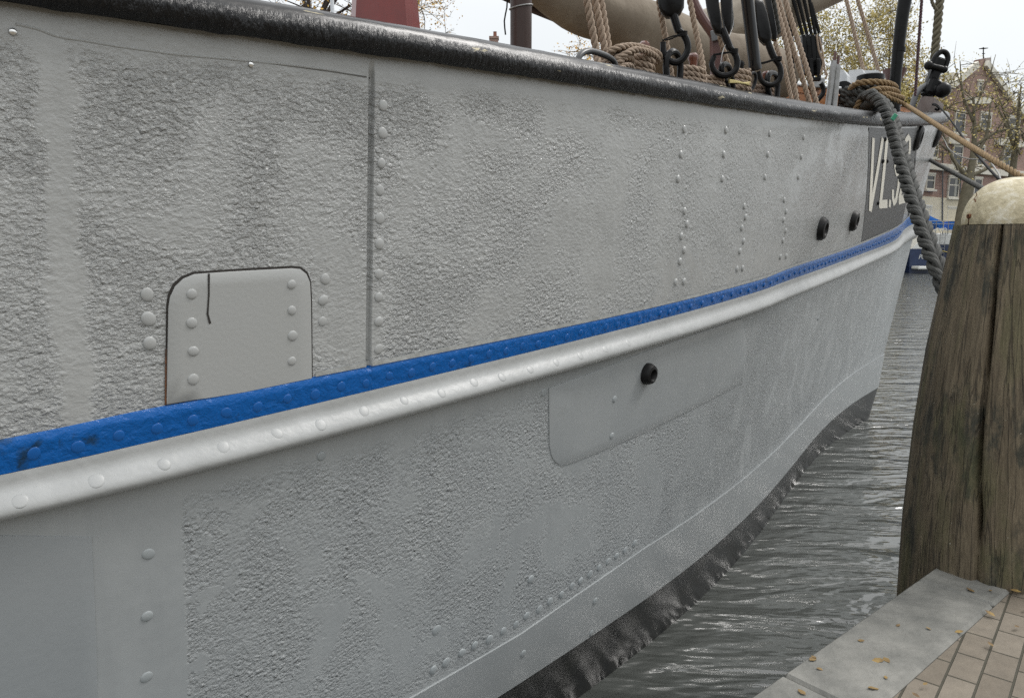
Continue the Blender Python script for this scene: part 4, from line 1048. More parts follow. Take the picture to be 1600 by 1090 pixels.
# windlass
t = thing('windlass', 'white painted deck windlass with black drum end behind the steel rods', 'windlass', (at(1340, 160, 7.4).x, 7.4, 1.5))
def cheek(px_, Y, th):
    MB().prism([at(u, v, Y) for u, v in px_], Vector((.55, .75, 0)).normalized() * th).build('side_frame', M_WHITE, t, smooth=0)
cheek([(1306, 260), (1306, 112), (1309, 109), (1318, 109), (1323, 117), (1324, 260)], 7.2, .16)
cheek([(1321, 260), (1326, 110), (1347, 108), (1349, 113), (1349, 260)], 7.5, .3)
MB().prism([at(u, v, 7.6) for u, v in [(1347, 260), (1347, 110), (1372, 110), (1380, 118), (1381, 260)]], Vector((.2, .5, 0))).build('gear_case', M_WHITE, t, smooth=0)
c = at(1317, 143, 7.05); MB().lathe([(.02, -.05), (.085, -.04), (.09, .0), (.07, .05), (.055, .16), (.05, .3)], c, Vector((.35, .9, 0)), 22).build('drum_end', M_BLACK, t)

# bitts with ropes
t = thing('mooring_bitt', 'black iron bitt on the foredeck wrapped in brown and dark rope', 'bitt', tuple(at(1360, 200, 7.05)))
c = at(1360, 124, 7.05); rr = 19 * 7.05 / F
MB().lathe([(rr * .9, -.75), (rr * .9, -.03), (rr * 1.02, -.015), (rr * 1.02, .028), (rr * .95, .034), (0, .036)], c, Vector((0, 0, 1)), 26).build('bitt_post', M_BLACK, t)
YB = 6.95
br = MB()
A_ = lambda u, v, d=0: at(u, v, YB + d)
rope_mb([A_(1327, 147, .1), A_(1329, 139, -.02), A_(1338, 131, -.14), A_(1355, 128.5, -.2), A_(1375, 129, -.2), A_(1392, 132, -.1), A_(1399, 138, .05), A_(1392, 140, .25), A_(1365, 138, .35), A_(1337, 139, .3), A_(1329, 141, .1)], .028, br)
rope_mb([A_(1337, 171, -.22), A_(1342, 162, -.24), A_(1349, 152, -.26), A_(1360, 143, -.28), A_(1376, 139.5, -.26), A_(1392, 141, -.15), A_(1402, 145, 0), A_(1396, 149, .2)], .028, br)
rope_mb([A_(1345, 160, -.2), A_(1353, 150, -.24), A_(1368, 146, -.26), A_(1385, 147, -.22), A_(1400, 151, -.12), A_(1409, 154, .05), A_(1404, 158, .2)], .027, br)
rope_mb([A_(1337, 171, -.22), A_(1334, 176, -.18), A_(1334, 182, -.1)], .026, br)
rope_mb([A_(1372, 144, -.27), A_(1388, 152, -.27), A_(1402, 158, -.25), A_(1418, 166, -.25), at(1440, 180, 6.2), at(1480, 206, 5.5), at(1540, 243, 4.75), at(1600, 278, 4.35), at(1690, 326, 3.9), at(1800, 400, 3.4), at(1960, 640, 2.85)], .0195, br)
tag(br.build('mooring_rope', M_ROPEBR), 'golden brown mooring rope wound round the bitt and running out over the pile', 'mooring rope')
dk_ = MB()
for k in range(4):
    w = .25 - .012 * (k == 3); vv = 146 + k * 7.0; c = at(1352, vv, YB + .12)
    rope_mb([c + Vector((math.cos(a) * w * .93, math.sin(a) * w, .015 * math.sin(a * 2 + k))) for a in np.linspace(0, 6.4, 26)], .036, dk_)
rope_mb([A_(1328, 141, 0), A_(1343, 146, -.12), A_(1358, 152, -.1), A_(1340, 160, -.1), A_(1325, 163, 0)], .036, dk_)
tag(dk_.build('rope_coil', M_ROPEDK), 'dark grey thick rope turns lying low round the bitt', 'rope')
hw = MB()
hp_ = [at(1352, 160, 6.75), at(1364, 152, 6.5), at(1377, 160, 6.22), at(1388, 176, 6.0), at(1396, 200, 5.75), at(1407, 240, 5.3), at(1420, 285, 4.95), at(1434, 330, 4.65), at(1449, 375, 4.38), at(1466, 420, 4.15), at(1484, 462, 4.02), at(1510, 505, 3.98), at(1540, 530, 3.95)]
plait_mb(hp_, .060, hw, lambda s: 1.5 - .62 * min(1, s / .12) if s < .12 else (.95 - .15 * (s - .12)))
tag(hw.build('hawser', M_ROPEDK), 'thick dark grey plaited hawser hanging over the bow number down behind the pile', 'mooring rope')
MB().box(at(1397, 183, 5.66), .03, .012, .05, Matrix.Rotation(.6, 3, 'Y'), .002).build('tape', mat('green_tape', (.02, .22, .12), .4), None)
tag(bpy.data.objects['tape'], 'small green tape tag wrapped on the dark plaited hawser', 'tape')

# vent behind, davit, stay, chock, anchor gear
t = thing('mushroom_vent', 'dark red brown flared vent head behind the bitt at the foot of the black davit', 'vent', tuple(at(1397, 170, 7.9)))
MB().lathe([(.045, -.5), (.05, -.1), (.075, .0), (.11, .08), (.115, .10), (0, .105)], at(1397, 125, 7.9), Vector((0, 0, 1)), 20).build('vent_body', M_REDBR, t)
t = thing('bow_davit', 'black curved steel davit rising from the foredeck beside the bitt', 'davit', tuple(at(1398, 170, 7.6)))
dp = [at(1425, -60, 7.6), at(1418, -20, 7.6), at(1413, 6, 7.6), at(1408, 40, 7.6), at(1403, 85, 7.6), at(1399, 130, 7.6), at(1398, 190, 7.6)]
s_ = smoothpath(dp, .04); MB().tube(s_, [np.interp(i / len(s_), [0, .4, 1], [.068, .057, .047]) for i in range(len(s_))], 16).build('davit_arm', M_BLACK, t)
MB().lathe([(.061, -.02), (.061, .02)], at(1404.5, 78, 7.6), Vector((.06, 0, 1)), 16).build('band', M_BLACK, t)
line('thin dark red brown wire rising beside the black davit', [at(1443, -30, 8.6), at(1440, 5, 8.6), at(1435, 75, 8.6), at(1430, 150, 8.6)], .017, mat('dark_red_wire', (.045, .015, .02), .5), 'stay_wire', 'wire', None)
mb = MB(); P_ = smoothpath([at(1472, -30, 9.2), at(1468, 6, 9.2), at(1464, 50, 9.2), at(1459, 100, 9.2), at(1456, 112, 9.2)], .02)
rope_mb(P_, .05, mb, lay=.22); rope_mb([at(1452, -20, 9.1), at(1457, 5, 9.1), at(1464, 17, 9.1)], .02, mb)
tag(mb.build('forestay_rope', M_ROPEGN), 'thick olive served rope rising above the black shackle at the bow', 'rope')
t = thing('anchor_stock', 'black anchor head with shackle, ball end and bent grey bar on the bow rail', 'anchor', tuple(at(1450, 175, 9.0)))
YA = 8.95
MB().tube(smoothpath([at(1456, 106, YA), at(1458, 97, YA), at(1463, 87, YA), at(1471, 81, YA), at(1478, 83, YA), at(1481, 91, YA), at(1478, 102, YA), at(1474, 110, YA)], .02), .030, 10).build('shackle', M_BLACK, t)
MB().bar(at(1469, 91, YA), at(1447, 151, YA), .12, .10, Vector((0, 1, 0)), .02).build('shank', M_BLACK, t, smooth=40)
mb = MB(); mb.tube([at(1452, 103, YA - .05), at(1476, 109, YA - .05)], .035, 12); mb.ball(at(1451, 102.5, YA - .05), .05); mb.ball(at(1475, 109, YA - .05), .042); mb.build('shackle_pin', M_BLACK, t)
MB().bar(at(1461, 124, YA - .02), at(1450, 150, YA - .02), .15, .16, Vector((0, 1, 0)), .03).build('stock_socket', M_BLACK, t, smooth=40)
mb = MB(); mb.tube([at(1455, 139, YA - .03), at(1468, 140, YA - .1)], [.05, .062], 14); mb.ball(at(1473, 141, YA - .12), .088, n=22); mb.build('ball_end', M_BLACK, t)
MB().tube(smoothpath([at(1424, 178, YA), at(1426, 165, YA), at(1430, 151, YA), at(1437, 140, YA), at(1446, 134, YA), at(1455, 132, YA)], .02), .033, 14).build('bent_bar', M_GREYIRON, t)
MB().tube(smoothpath([at(1456, 130, YA + .1), at(1445, 148, YA + .1), at(1437, 166, YA + .1), at(1434, 182, YA + .1)], .02), .026, 10).build('back_bar', M_CHOCK, t)
t = thing('bow_chock', 'weathered brown wooden chock on the bow rail under the black anchor ball', 'chock', tuple(at(1450, 178, 8.7)))
MB().prism([at(u, v, 8.7) for u, v in [(1427, 171), (1433, 168), (1437, 163), (1440, 155), (1444, 150.5), (1457, 151.5), (1460, 153), (1458, 163), (1454, 168), (1451, 173), (1450, 179), (1430, 175)]], Vector((.35, .42, .0))).build('chock_body', M_CHOCK, t, smooth=30)
mb = MB(); mb.tube(smoothpath([at(1457, 163, 8.62), at(1462, 164, 8.6), at(1467, 168, 8.6), at(1466, 172, 8.62), at(1461, 170, 8.64)], .02), .014, 8)
mb.tube(smoothpath([at(1457, 163, 8.6), at(1470, 170, 8.4), at(1487, 190, 7.7), at(1510, 222, 6.6), at(1535, 252, 5.6), at(1566, 285, 4.6), at(1620, 330, 4.15), at(1690, 420, 3.9)], .04), .0085, 8)
tag(mb.build('cord', M_ROPEBK), 'black cord running from the bow chock down behind the white pile cap', 'cord')
mb = MB(); mb.tube(smoothpath([at(1472, 214, 9.6), at(1477, 222, 9.3), at(1482, 232, 8.9), at(1495, 242, 8.3), at(1512, 248, 7.6), at(1530, 249, 7.0), at(1545, 252, 6.4), at(1556, 265, 5.9), at(1562, 276, 5.5), at(1566, 300, 5.3), at(1580, 360, 5.0)], .04), .0062, 7)
tag(mb.build('cable', mat('pale_grey_cable', (.25, .245, .23), .6)), 'thin pale grey cable hanging from the bow ring', 'cable')
line('dark grey twisted rope running from beyond the bow to the pile cap', [at(1438, 240, 10.6), at(1453, 250, 10.0), at(1490, 270, 8.2), at(1530, 292, 6.6), at(1580, 318, 5.4), at(1640, 360, 4.6)], .024, M_ROPEDK, 'mooring_rope', 'mooring rope', None)
t = thing('thin_mast', 'slim white pole standing beyond the rail left of the red casing', 'pole', (at(520, 5, 30).x, 30, WATER_Z))
MB().tube([Vector((at(519, 5, 30).x, 30, WATER_Z)), Vector((at(519, 5, 30).x, 30, 14))], .075, 10).build('pole_shaft', M_WHITE, t)

# ------------------------------------------------------------------ wooden pile with white cap
def pile_wood():
    m = bpy.data.materials.new('weathered_pile_wood'); m.use_nodes = True; t = m.node_tree; t.nodes.clear()
    out = nn(t, 'ShaderNodeOutputMaterial'); b = nn(t, 'ShaderNodeBsdfPrincipled'); t.links.new(b.outputs[0], out.inputs[0])
    uv = nn(t, 'ShaderNodeUVMap', uv_map='UVMap'); vec = uv.outputs[0]
    g1 = tex_noise(t, vec, 55, 8, 0.74, 0.25, sx=1.0, sy=0.07); g2 = tex_noise(t, vec, 210, 4, 0.7, 0.1, sx=1, sy=0.05)
    st = tex_noise(t, vec, 4.0, 7, 0.72, 0.3, sx=2.0, sy=0.55); sp_ = tex_noise(t, vec, 60, 2, 0.5, 0, sx=1, sy=.8)
    mx = nn(t, 'ShaderNodeValToRGB'); e = mx.color_ramp.elements
    e[0].position = .30; e[0].color = (.040, .031, .019, 1); e[1].position = .70; e[1].color = (.235, .19, .125, 1)
    n_ = e.new(.48); n_.color = (.115, .090, .057, 1)
    t.links.new(math_n(t, 'ADD', math_n(t, 'MULTIPLY', g1, .75), math_n(t, 'MULTIPLY', g2, .25)), mx.inputs[0])
    m2 = nn(t, 'ShaderNodeMix', data_type='RGBA'); m2.inputs['B'].default_value = (.022, .026, .020, 1)
    t.links.new(math_n(t, 'MULTIPLY', ramp01(t, st, .50, .64), .85), m2.inputs['Factor']); t.links.new(mx.outputs[0], m2.inputs['A'])
    m3 = nn(t, 'ShaderNodeMix', data_type='RGBA'); m3.inputs['B'].default_value = (.42, .40, .33, 1)
    t.links.new(ramp01(t, sp_, .74, .77), m3.inputs['Factor']); t.links.new(m2.outputs['Result'], m3.inputs['A'])
    m4 = nn(t, 'ShaderNodeMix', data_type='RGBA'); m4.inputs['B'].default_value = (.10, .105, .04, 1)
    gr = tex_noise(t, vec, 3.4, 4, .6, .2, sx=2.2, sy=.5, off=(3, 1, 0))
    t.links.new(math_n(t, 'MULTIPLY', ramp01(t, gr, .50, .66), .38), m4.inputs['Factor']); t.links.new(m3.outputs['Result'], m4.inputs['A'])
    fc = tex_noise(t, vec, 24, 3, 0.5, 0.15, sx=1.0, sy=0.05, off=(2, 5, 0))
    fis = math_n(t, 'SUBTRACT', 1.0, ramp01(t, math_n(t, 'ABSOLUTE', math_n(t, 'SUBTRACT', fc, 0.5)), 0.004, 0.016))
    m5 = nn(t, 'ShaderNodeMix', data_type='RGBA'); m5.inputs['B'].default_value = (.018, .014, .010, 1)
    t.links.new(math_n(t, 'MULTIPLY', fis, .5), m5.inputs['Factor']); t.links.new(m4.outputs['Result'], m5.inputs['A'])
    t.links.new(m5.outputs['Result'], b.inputs['Base Color']); b.inputs['Roughness'].default_value = .8
    bp = nn(t, 'ShaderNodeBump'); bp.inputs['Distance'].default_value = .009
    t.links.new(math_n(t, 'SUBTRACT', math_n(t, 'ADD', g1, math_n(t, 'MULTIPLY', g2, .4)), math_n(t, 'MULTIPLY', fis, .5)), bp.inputs['Height']); t.links.new(bp.outputs[0], b.inputs['Normal'])
    return m
pile = thing('mooring_pile', 'thick weathered wooden mooring pile with a rounded white cap at the quay edge', 'pile', tuple(at(1545, 900, 3.6)))
YP = 3.6
sec = [(352, 1580, 91), (430, 1574, 104), (555, 1566, 127), (680, 1561, 146), (820, 1556, 162), (980, 1550, 172)]
pm_ = MB(); N_ = 160; rowsP = []
zs = []
cen = [at(u, v, YP) for v, u, r in sec]; rad = [r * YP / F / 1.19 for v, u, r in sec]
cen.append(Vector((cen[-1].x - .03, YP, -2.4))); rad.append(rad[-1] * 1.03)
NZ = 60; uvp = []
zc = [c.z for c in cen][::-1]
ZZ = np.linspace(cen[0].z, -2.4, NZ)
for z in ZZ:
    cx_ = float(np.interp(z, zc, [c.x for c in cen][::-1])); cy_ = YP; r = float(np.interp(z, zc, rad[::-1]))
    for k in range(N_):
        a = 2 * math.pi * k / N_
        crack_a = -2.33 + .05 * mnoise.noise(Vector((z * 2.2, 1.3, 0))); da = (a - crack_a + math.pi) % (2 * math.pi) - math.pi
        crk = -.10 * math.exp(-(da / .016) ** 2) * (1.0 if z > .2 else .3) - .02 * math.exp(-(da / .06) ** 2)
        w = .012 * mnoise.noise(Vector((math.cos(a) * 5, math.sin(a) * 5, z * .5))) + .006 * mnoise.noise(Vector((math.cos(a) * 22, math.sin(a) * 22, z * .9)))
        rr_ = r * (1 + .02 * math.cos(3 * a + .4)) + w + crk
        pm_.v.append((cx_ + math.cos(a) * rr_, cy_ + math.sin(a) * rr_, z)); uvp.append((k / N_ * 2 * math.pi * .34, z))
for i in range(NZ - 1):
    for k in range(N_):
        l = (k + 1) % N_; pm_.f.append((i * N_ + k, (i + 1) * N_ + k, (i + 1) * N_ + l, i * N_ + l))
pm_.f.append(tuple(range(N_))); pm_.uv = uvp
pm_.build('pile_timber', pile_wood(), pile, smooth=70)
def cap_mat():
    m = bpy.data.materials.new('weathered_white_cap'); m.use_nodes = True; t = m.node_tree; t.nodes.clear()
    out = nn(t, 'ShaderNodeOutputMaterial'); b = nn(t, 'ShaderNodeBsdfPrincipled'); t.links.new(b.outputs[0], out.inputs[0])
    tcn = nn(t, 'ShaderNodeTexCoord'); vec = tcn.outputs['Object']
    a = tex_noise(t, vec, 9, 7, .72, .6); c_ = tex_noise(t, vec, 34, 4, .65)
    rp_ = nn(t, 'ShaderNodeValToRGB'); e = rp_.color_ramp.elements
    e[0].position = .34; e[0].color = (.30, .26, .17, 1); e[1].position = .66; e[1].color = (.70, .67, .58, 1); k = e.new(.5); k.color = (.48, .42, .28, 1)
    t.links.new(math_n(t, 'ADD', math_n(t, 'MULTIPLY', a, .65), math_n(t, 'MULTIPLY', c_, .35)), rp_.inputs[0])
    t.links.new(rp_.outputs[0], b.inputs['Base Color']); b.inputs['Roughness'].default_value = .7
    bp = nn(t, 'ShaderNodeBump'); bp.inputs['Distance'].default_value = .006; t.links.new(c_, bp.inputs['Height']); t.links.new(bp.outputs[0], b.inputs['Normal'])
    return m
cc = at(1583, 349, YP); Rd = 81 * YP / F / 1.17; Hd = 70 * YP / F
MB().lathe([(Rd * .99, -.006), (Rd * 1.0, .01)] + [(Rd * math.cos(a) ** .92, .01 + Hd * .95 * math.sin(a)) for a in np.linspace(.05, math.pi / 2 - .02, 16)] + [(0, .01 + Hd * .95)], cc, Vector((0, 0, 1)), 48).build('pile_cap', cap_mat(), pile, smooth=60)
cp_ = bpy.data.objects['pile_cap']
def dome_spot(u, v):
    for Yt in np.linspace(YP - Rd - .02, YP, 200):
        p = at(u, v, Yt); d = p - cc; s = (d.x ** 2 + d.y ** 2) / Rd ** 2 + (max(0, d.z - .01) / (Hd * .95)) ** 2
        if s <= 1.0: return p, Vector((d.x / Rd ** 2, d.y / Rd ** 2, (d.z) / Hd ** 2)).normalized()
    return at(u, v, YP), Vector((0, -1, 0))
p, n = dome_spot(1515, 338)
MB().lathe([(.005, .0), (.006, .008), (.009, .010), (.012, .007), (.012, 0)], p, n, 16).build('screw_ring', M_RUST, cp_)
for (us, vs) in [((1513, 1513.5, 1512), (342, 347, 351)), ((1521, 1523, 1526, 1525), (313, 309, 305, 301)), ((1523, 1525), (311, 316))]:
    pts = [dome_spot(u, v)[0] + dome_spot(u, v)[1] * .001 for u, v in zip(us, vs)]
    MB().tube(smoothpath(pts, .004), .0035, 6, ell=(1, .35)).build('rust_stain', M_RUST, cp_)

# ------------------------------------------------------------------ far bank: brick house
FD = Vector((.857, .515, 0)).normalized(); FN = Vector((FD.y, -FD.x, 0)); FP0 = at(1480, 375, 58.0)
def fac(u, v, out=0.0):
    o = Vector((0, 0, CAMZ)); d = at(u, v, 1.0) - o; k = (FP0 + FN * out - o).dot(FN) / d.dot(FN); return o + d * k
def faclocal(p): return ((p - FP0).dot(FD), p.z)
def brick(name, c1, c2, mortar):
    m = bpy.data.materials.new(name); m.use_nodes = True; t = m.node_tree; t.nodes.clear()
    out = nn(t, 'ShaderNodeOutputMaterial'); b = nn(t, 'ShaderNodeBsdfPrincipled'); t.links.new(b.outputs[0], out.inputs[0])
    uv = nn(t, 'ShaderNodeUVMap', uv_map='UVMap'); br = nn(t, 'ShaderNodeTexBrick'); t.links.new(uv.outputs[0], br.inputs['Vector'])
    br.inputs['Scale'].default_value = 2.2; br.inputs['Color1'].default_value = (*c1, 1); br.inputs['Color2'].default_value = (*c2, 1); br.inputs['Mortar'].default_value = (*mortar, 1)
    nz = tex_noise(t, uv.outputs[0], .7, 5, .65); mx = nn(t, 'ShaderNodeMix', data_type='RGBA', blend_type='MULTIPLY'); mx.inputs['Factor'].default_value = .5
    rp_ = nn(t, 'ShaderNodeValToRGB'); rp_.color_ramp.elements[0].color = (.55, .55, .55, 1); rp_.color_ramp.elements[1].color = (1.3, 1.3, 1.3, 1)
    t.links.new(nz, rp_.inputs[0]); t.links.new(br.outputs[0], mx.inputs['A']); t.links.new(rp_.outputs[0], mx.inputs['B'])
    t.links.new(mx.outputs['Result'], b.inputs['Base Color']); b.inputs['Roughness'].default_value = .85
    return m
M_BRICK = brick('red_brown_brick', (.245, .140, .108), (.325, .205, .165), (.33, .28, .25))
M_CREAM = mat('cream_plaster', (.62, .56, .42), .7, col2=(.56, .50, .37), nscale=.8)
M_STONE = mat('white_stone_trim', (.60, .57, .49), .7)
M_SLATE = mat('grey_roof_slate', (.075, .075, .07), .6, col2=(.11, .105, .09), nscale=2)
M_GLASS = mat('dark_window_glass', (.012, .014, .015), .06)
M_CURT = mat('window_curtain', (.30, .30, .27), .8)
house = thing('brick_house', 'tall red brown brick house with pointed gable and cream ground floor across the water', 'house', tuple(Vector((fac(1480, 375).x, fac(1480, 375).y, FARZ))))
def facwall(name, poly, th, m, out=0.0):
    mb = MB(); P_ = [fac(u, v, out) for u, v in poly]; n = len(P_)
    mb.prism(P_, -FN * th); mb.uv = [faclocal(Vector(p)) for p in mb.v]; return mb.build(name, m, house, smooth=0)
facwall('wall', [(1330, 309), (1330, 200), (1440, 186), (1459, 166), (1489, 134), (1531, 98), (1531, 93), (1541, 93), (1541, 99), (1576, 148), (1584, 160), (1612, 192), (1760, 200), (1760, 338)], .45, M_BRICK)
facwall('ground_floor', [(1330, 303), (1440, 306), (1506, 312), (1506, 400), (1330, 400)], 9.4, M_CREAM, .12)
facwall('ground_floor', [(1507, 312), (1760, 330), (1760, 400), (1507, 400)], 9.2, M_BRICK, .02)
def trim(name, pts, w, out=.12, m=None):
    mb = MB(); P_ = [fac(u, v, out) for u, v in pts]
    for a, b_ in zip(P_, P_[1:]): mb.bar(a, b_, .5, w, FN.cross(b_ - a) if False else FN, .02)
    return mb.build(name, m or M_STONE, house, smooth=0)
trim('coping', [(1488, 134), (1512, 113), (1527, 101)], .30, .2); trim('coping', [(1541, 99), (1558, 122), (1575, 146)], .30, .2)
trim('coping', [(1575, 149), (1583, 151)], .35, .2); trim('coping', [(1479, 131), (1489, 134)], .5, .2)
trim('coping', [(1585, 161), (1612, 193)], .28, .2); trim('coping', [(1458, 166), (1487, 137)], .2, .2, M_BRICK)
trim('string_course', [(1420, 257), (1448, 259), (1478, 262), (1508, 266)], .30); trim('string_course', [(1518, 266), (1560, 270), (1600, 273), (1700, 281)], .30)
trim('string_course', [(1480, 219), (1512, 222)], .28); trim('string_course', [(1556, 222), (1600, 227)], .5)
trim('string_course', [(1510, 157), (1528, 158), (1546, 157)], .34)
# chimney stub and vane
mb = MB(); mb.bar(fac(1536, 100, -.3), fac(1536, 92, -.3), .75, .75, FN); mb.build('gable_stack', M_BRICK, house, smooth=0)
vn = MB(); a = fac(1536.5, 92, -.3); b_ = fac(1536.5, 74, -.3); vn.tube([a, b_], .045, 6); vn.bar(fac(1532.5, 76, -.3), fac(1541, 76, -.3), .05, .28, FN); vn.bar(fac(1535, 84, -.3), fac(1538.5, 84, -.3), .05, .08, FN)
vn.build('weather_vane', M_BLACK, house, smooth=0)
rf = MB()
ridge_a, ridge_b = fac(1536, 99, -.4), fac(1536, 99, -9)
eL, eLb, eR, eRb = fac(1459, 167, -.4), fac(1459, 167, -9), fac(1612, 193, -.4), fac(1612, 193, -9)
rf.prism([ridge_a, ridge_b, eLb, eL], (0, 0, .15)); rf.prism([ridge_a, eR, eRb, ridge_b], (0, 0, .15))
rf.build('roof', M_SLATE, house, smooth=0)
rw = MB(); rw.prism([fac(1446, 124, -3.5), fac(1520, 117, -3.5), fac(1520, 170, -.5), fac(1446, 178, -.5)], (0, 0, .2)); rw.build('wing_roof', M_SLATE, house, smooth=0)
mb = MB(); mb.box(fac(1487, 127, -.9), 1.0, .7, 1.1, Matrix.Rotation(.54, 3, 'Z'), .02); mb.build('dormer', M_STONE, house, smooth=0)
def window(u0, u1, v0, v1, frame=1.6, curtain=False, arch=False):
    mb = MB(); P_ = [fac(u0, v0, .06), fac(u1, v0, .06), fac(u1, v1, .06), fac(u0, v1, .06)]
    w = (P_[1] - P_[0]).length; h = (P_[0] - P_[3]).length; c = (P_[0] + P_[2]) / 2; M_ = Matrix((FD, -FN, Vector((0, 0, 1)))).transposed(); fw = .085
    for dx in (-1, 1): mb.box(c + FD * dx * (w / 2 - fw / 2), fw, .14, h, M_)
    for dz in (-1, 1): mb.box(c + Vector((0, 0, dz * (h / 2 - fw / 2))), w - 2 * fw - .004, .14, fw, M_)
    mb.box(c + Vector((0, 0, h * .12)), w - 2 * fw - .004, .1, .07, M_)
    o = mb.build('window', M_STONE, house, smooth=0)
    MB().box(c - FN * .0, w - 2 * fw, .05, h - 2 * fw, M_).build('pane', M_GLASS, o, smooth=0)
    if curtain: MB().box(c + FD * w * .2 + FN * .026, w * .22, .02, h - 2 * fw - .1, M_).build('curtain', M_CURT, o, smooth=0)
    MB().box(c + Vector((0, 0, -h / 2 - .07)) + FN * .06, w + .25, .3, .13, M_).build('sill', M_STONE, o, smooth=0)
    MB().box(c + Vector((0, 0, h / 2 + .08)) + FN * .02, w + .1, .14, .14, M_).build('lintel', M_STONE, o, smooth=0)
for a in [(1491, 1507, 176, 209), (1531, 1548, 178, 201), (1574, 1592, 184, 217), (1453, 1465, 226, 247), (1488, 1503, 228, 260), (1526, 1537, 229, 258), (1567, 1583, 232, 267), (1446.5, 1459.5, 273, 296),
          (1481, 1497.5, 277, 309), (1521, 1533, 279, 306), (1560, 1574, 283, 316), (1527.5, 1534.5, 128, 143)]: window(*a, curtain=(a[0] in (1481, 1567)))
for a in [(1443, 1454, 323, 342), (1479, 1494.5, 325, 347)]: window(*a, curtain=True)
dp_ = MB(); dp_.tube([fac(1473, 235, .15), fac(1472.5, 345, .15)], .06, 6); dp_.tube([fac(1501, 268, .15), fac(1500, 309, .15)], .06, 6); dp_.build('drain_pipe', M_GREYIRON, house, smooth=0)
# chimney house far behind
hb = thing('brick_house', 'distant brick house whose chimney alone shows above the rail left of the brown post', 'house', (at(772, 75, 80).x, 80, FARZ))
cx0 = at(772, 72, 80); UVN = lambda mb: setattr(mb, 'uv', [(v[0] + v[1], v[2]) for v in mb.v])
mb = MB(); mb.box((cx0.x, 83, FARZ + 9), 9, 8, 18); UVN(mb); mb.build('wall', M_BRICK, hb, smooth=0)
rz = FARZ + 18; mb = MB(); mb.prism([Vector((cx0.x - 4.8, 78.8, rz)), Vector((cx0.x + 4.8, 78.8, rz)), Vector((cx0.x, 78.8, at(772, 76, 80).z))], (0, 8.4, 0)); mb.build('roof', M_SLATE, hb, smooth=0)
ch = MB(); ct = at(772, 61, 80); ch.box((cx0.x, 80, ct.z - 1.2), .85, .8, 2.4); ch.box((cx0.x, 80, ct.z + .05), 1.0, .95, .22); UVN(ch); cho = ch.build('chimney', M_BRICK, hb, smooth=0)
cpt = MB(); cpt.lathe([(.2, 0), (.17, .5), (.2, .52)], (cx0.x + .1, 80, ct.z + .16), n=12); cpt.build('chimney_pot', mat('terracotta', (.22, .09, .06), .8), cho)

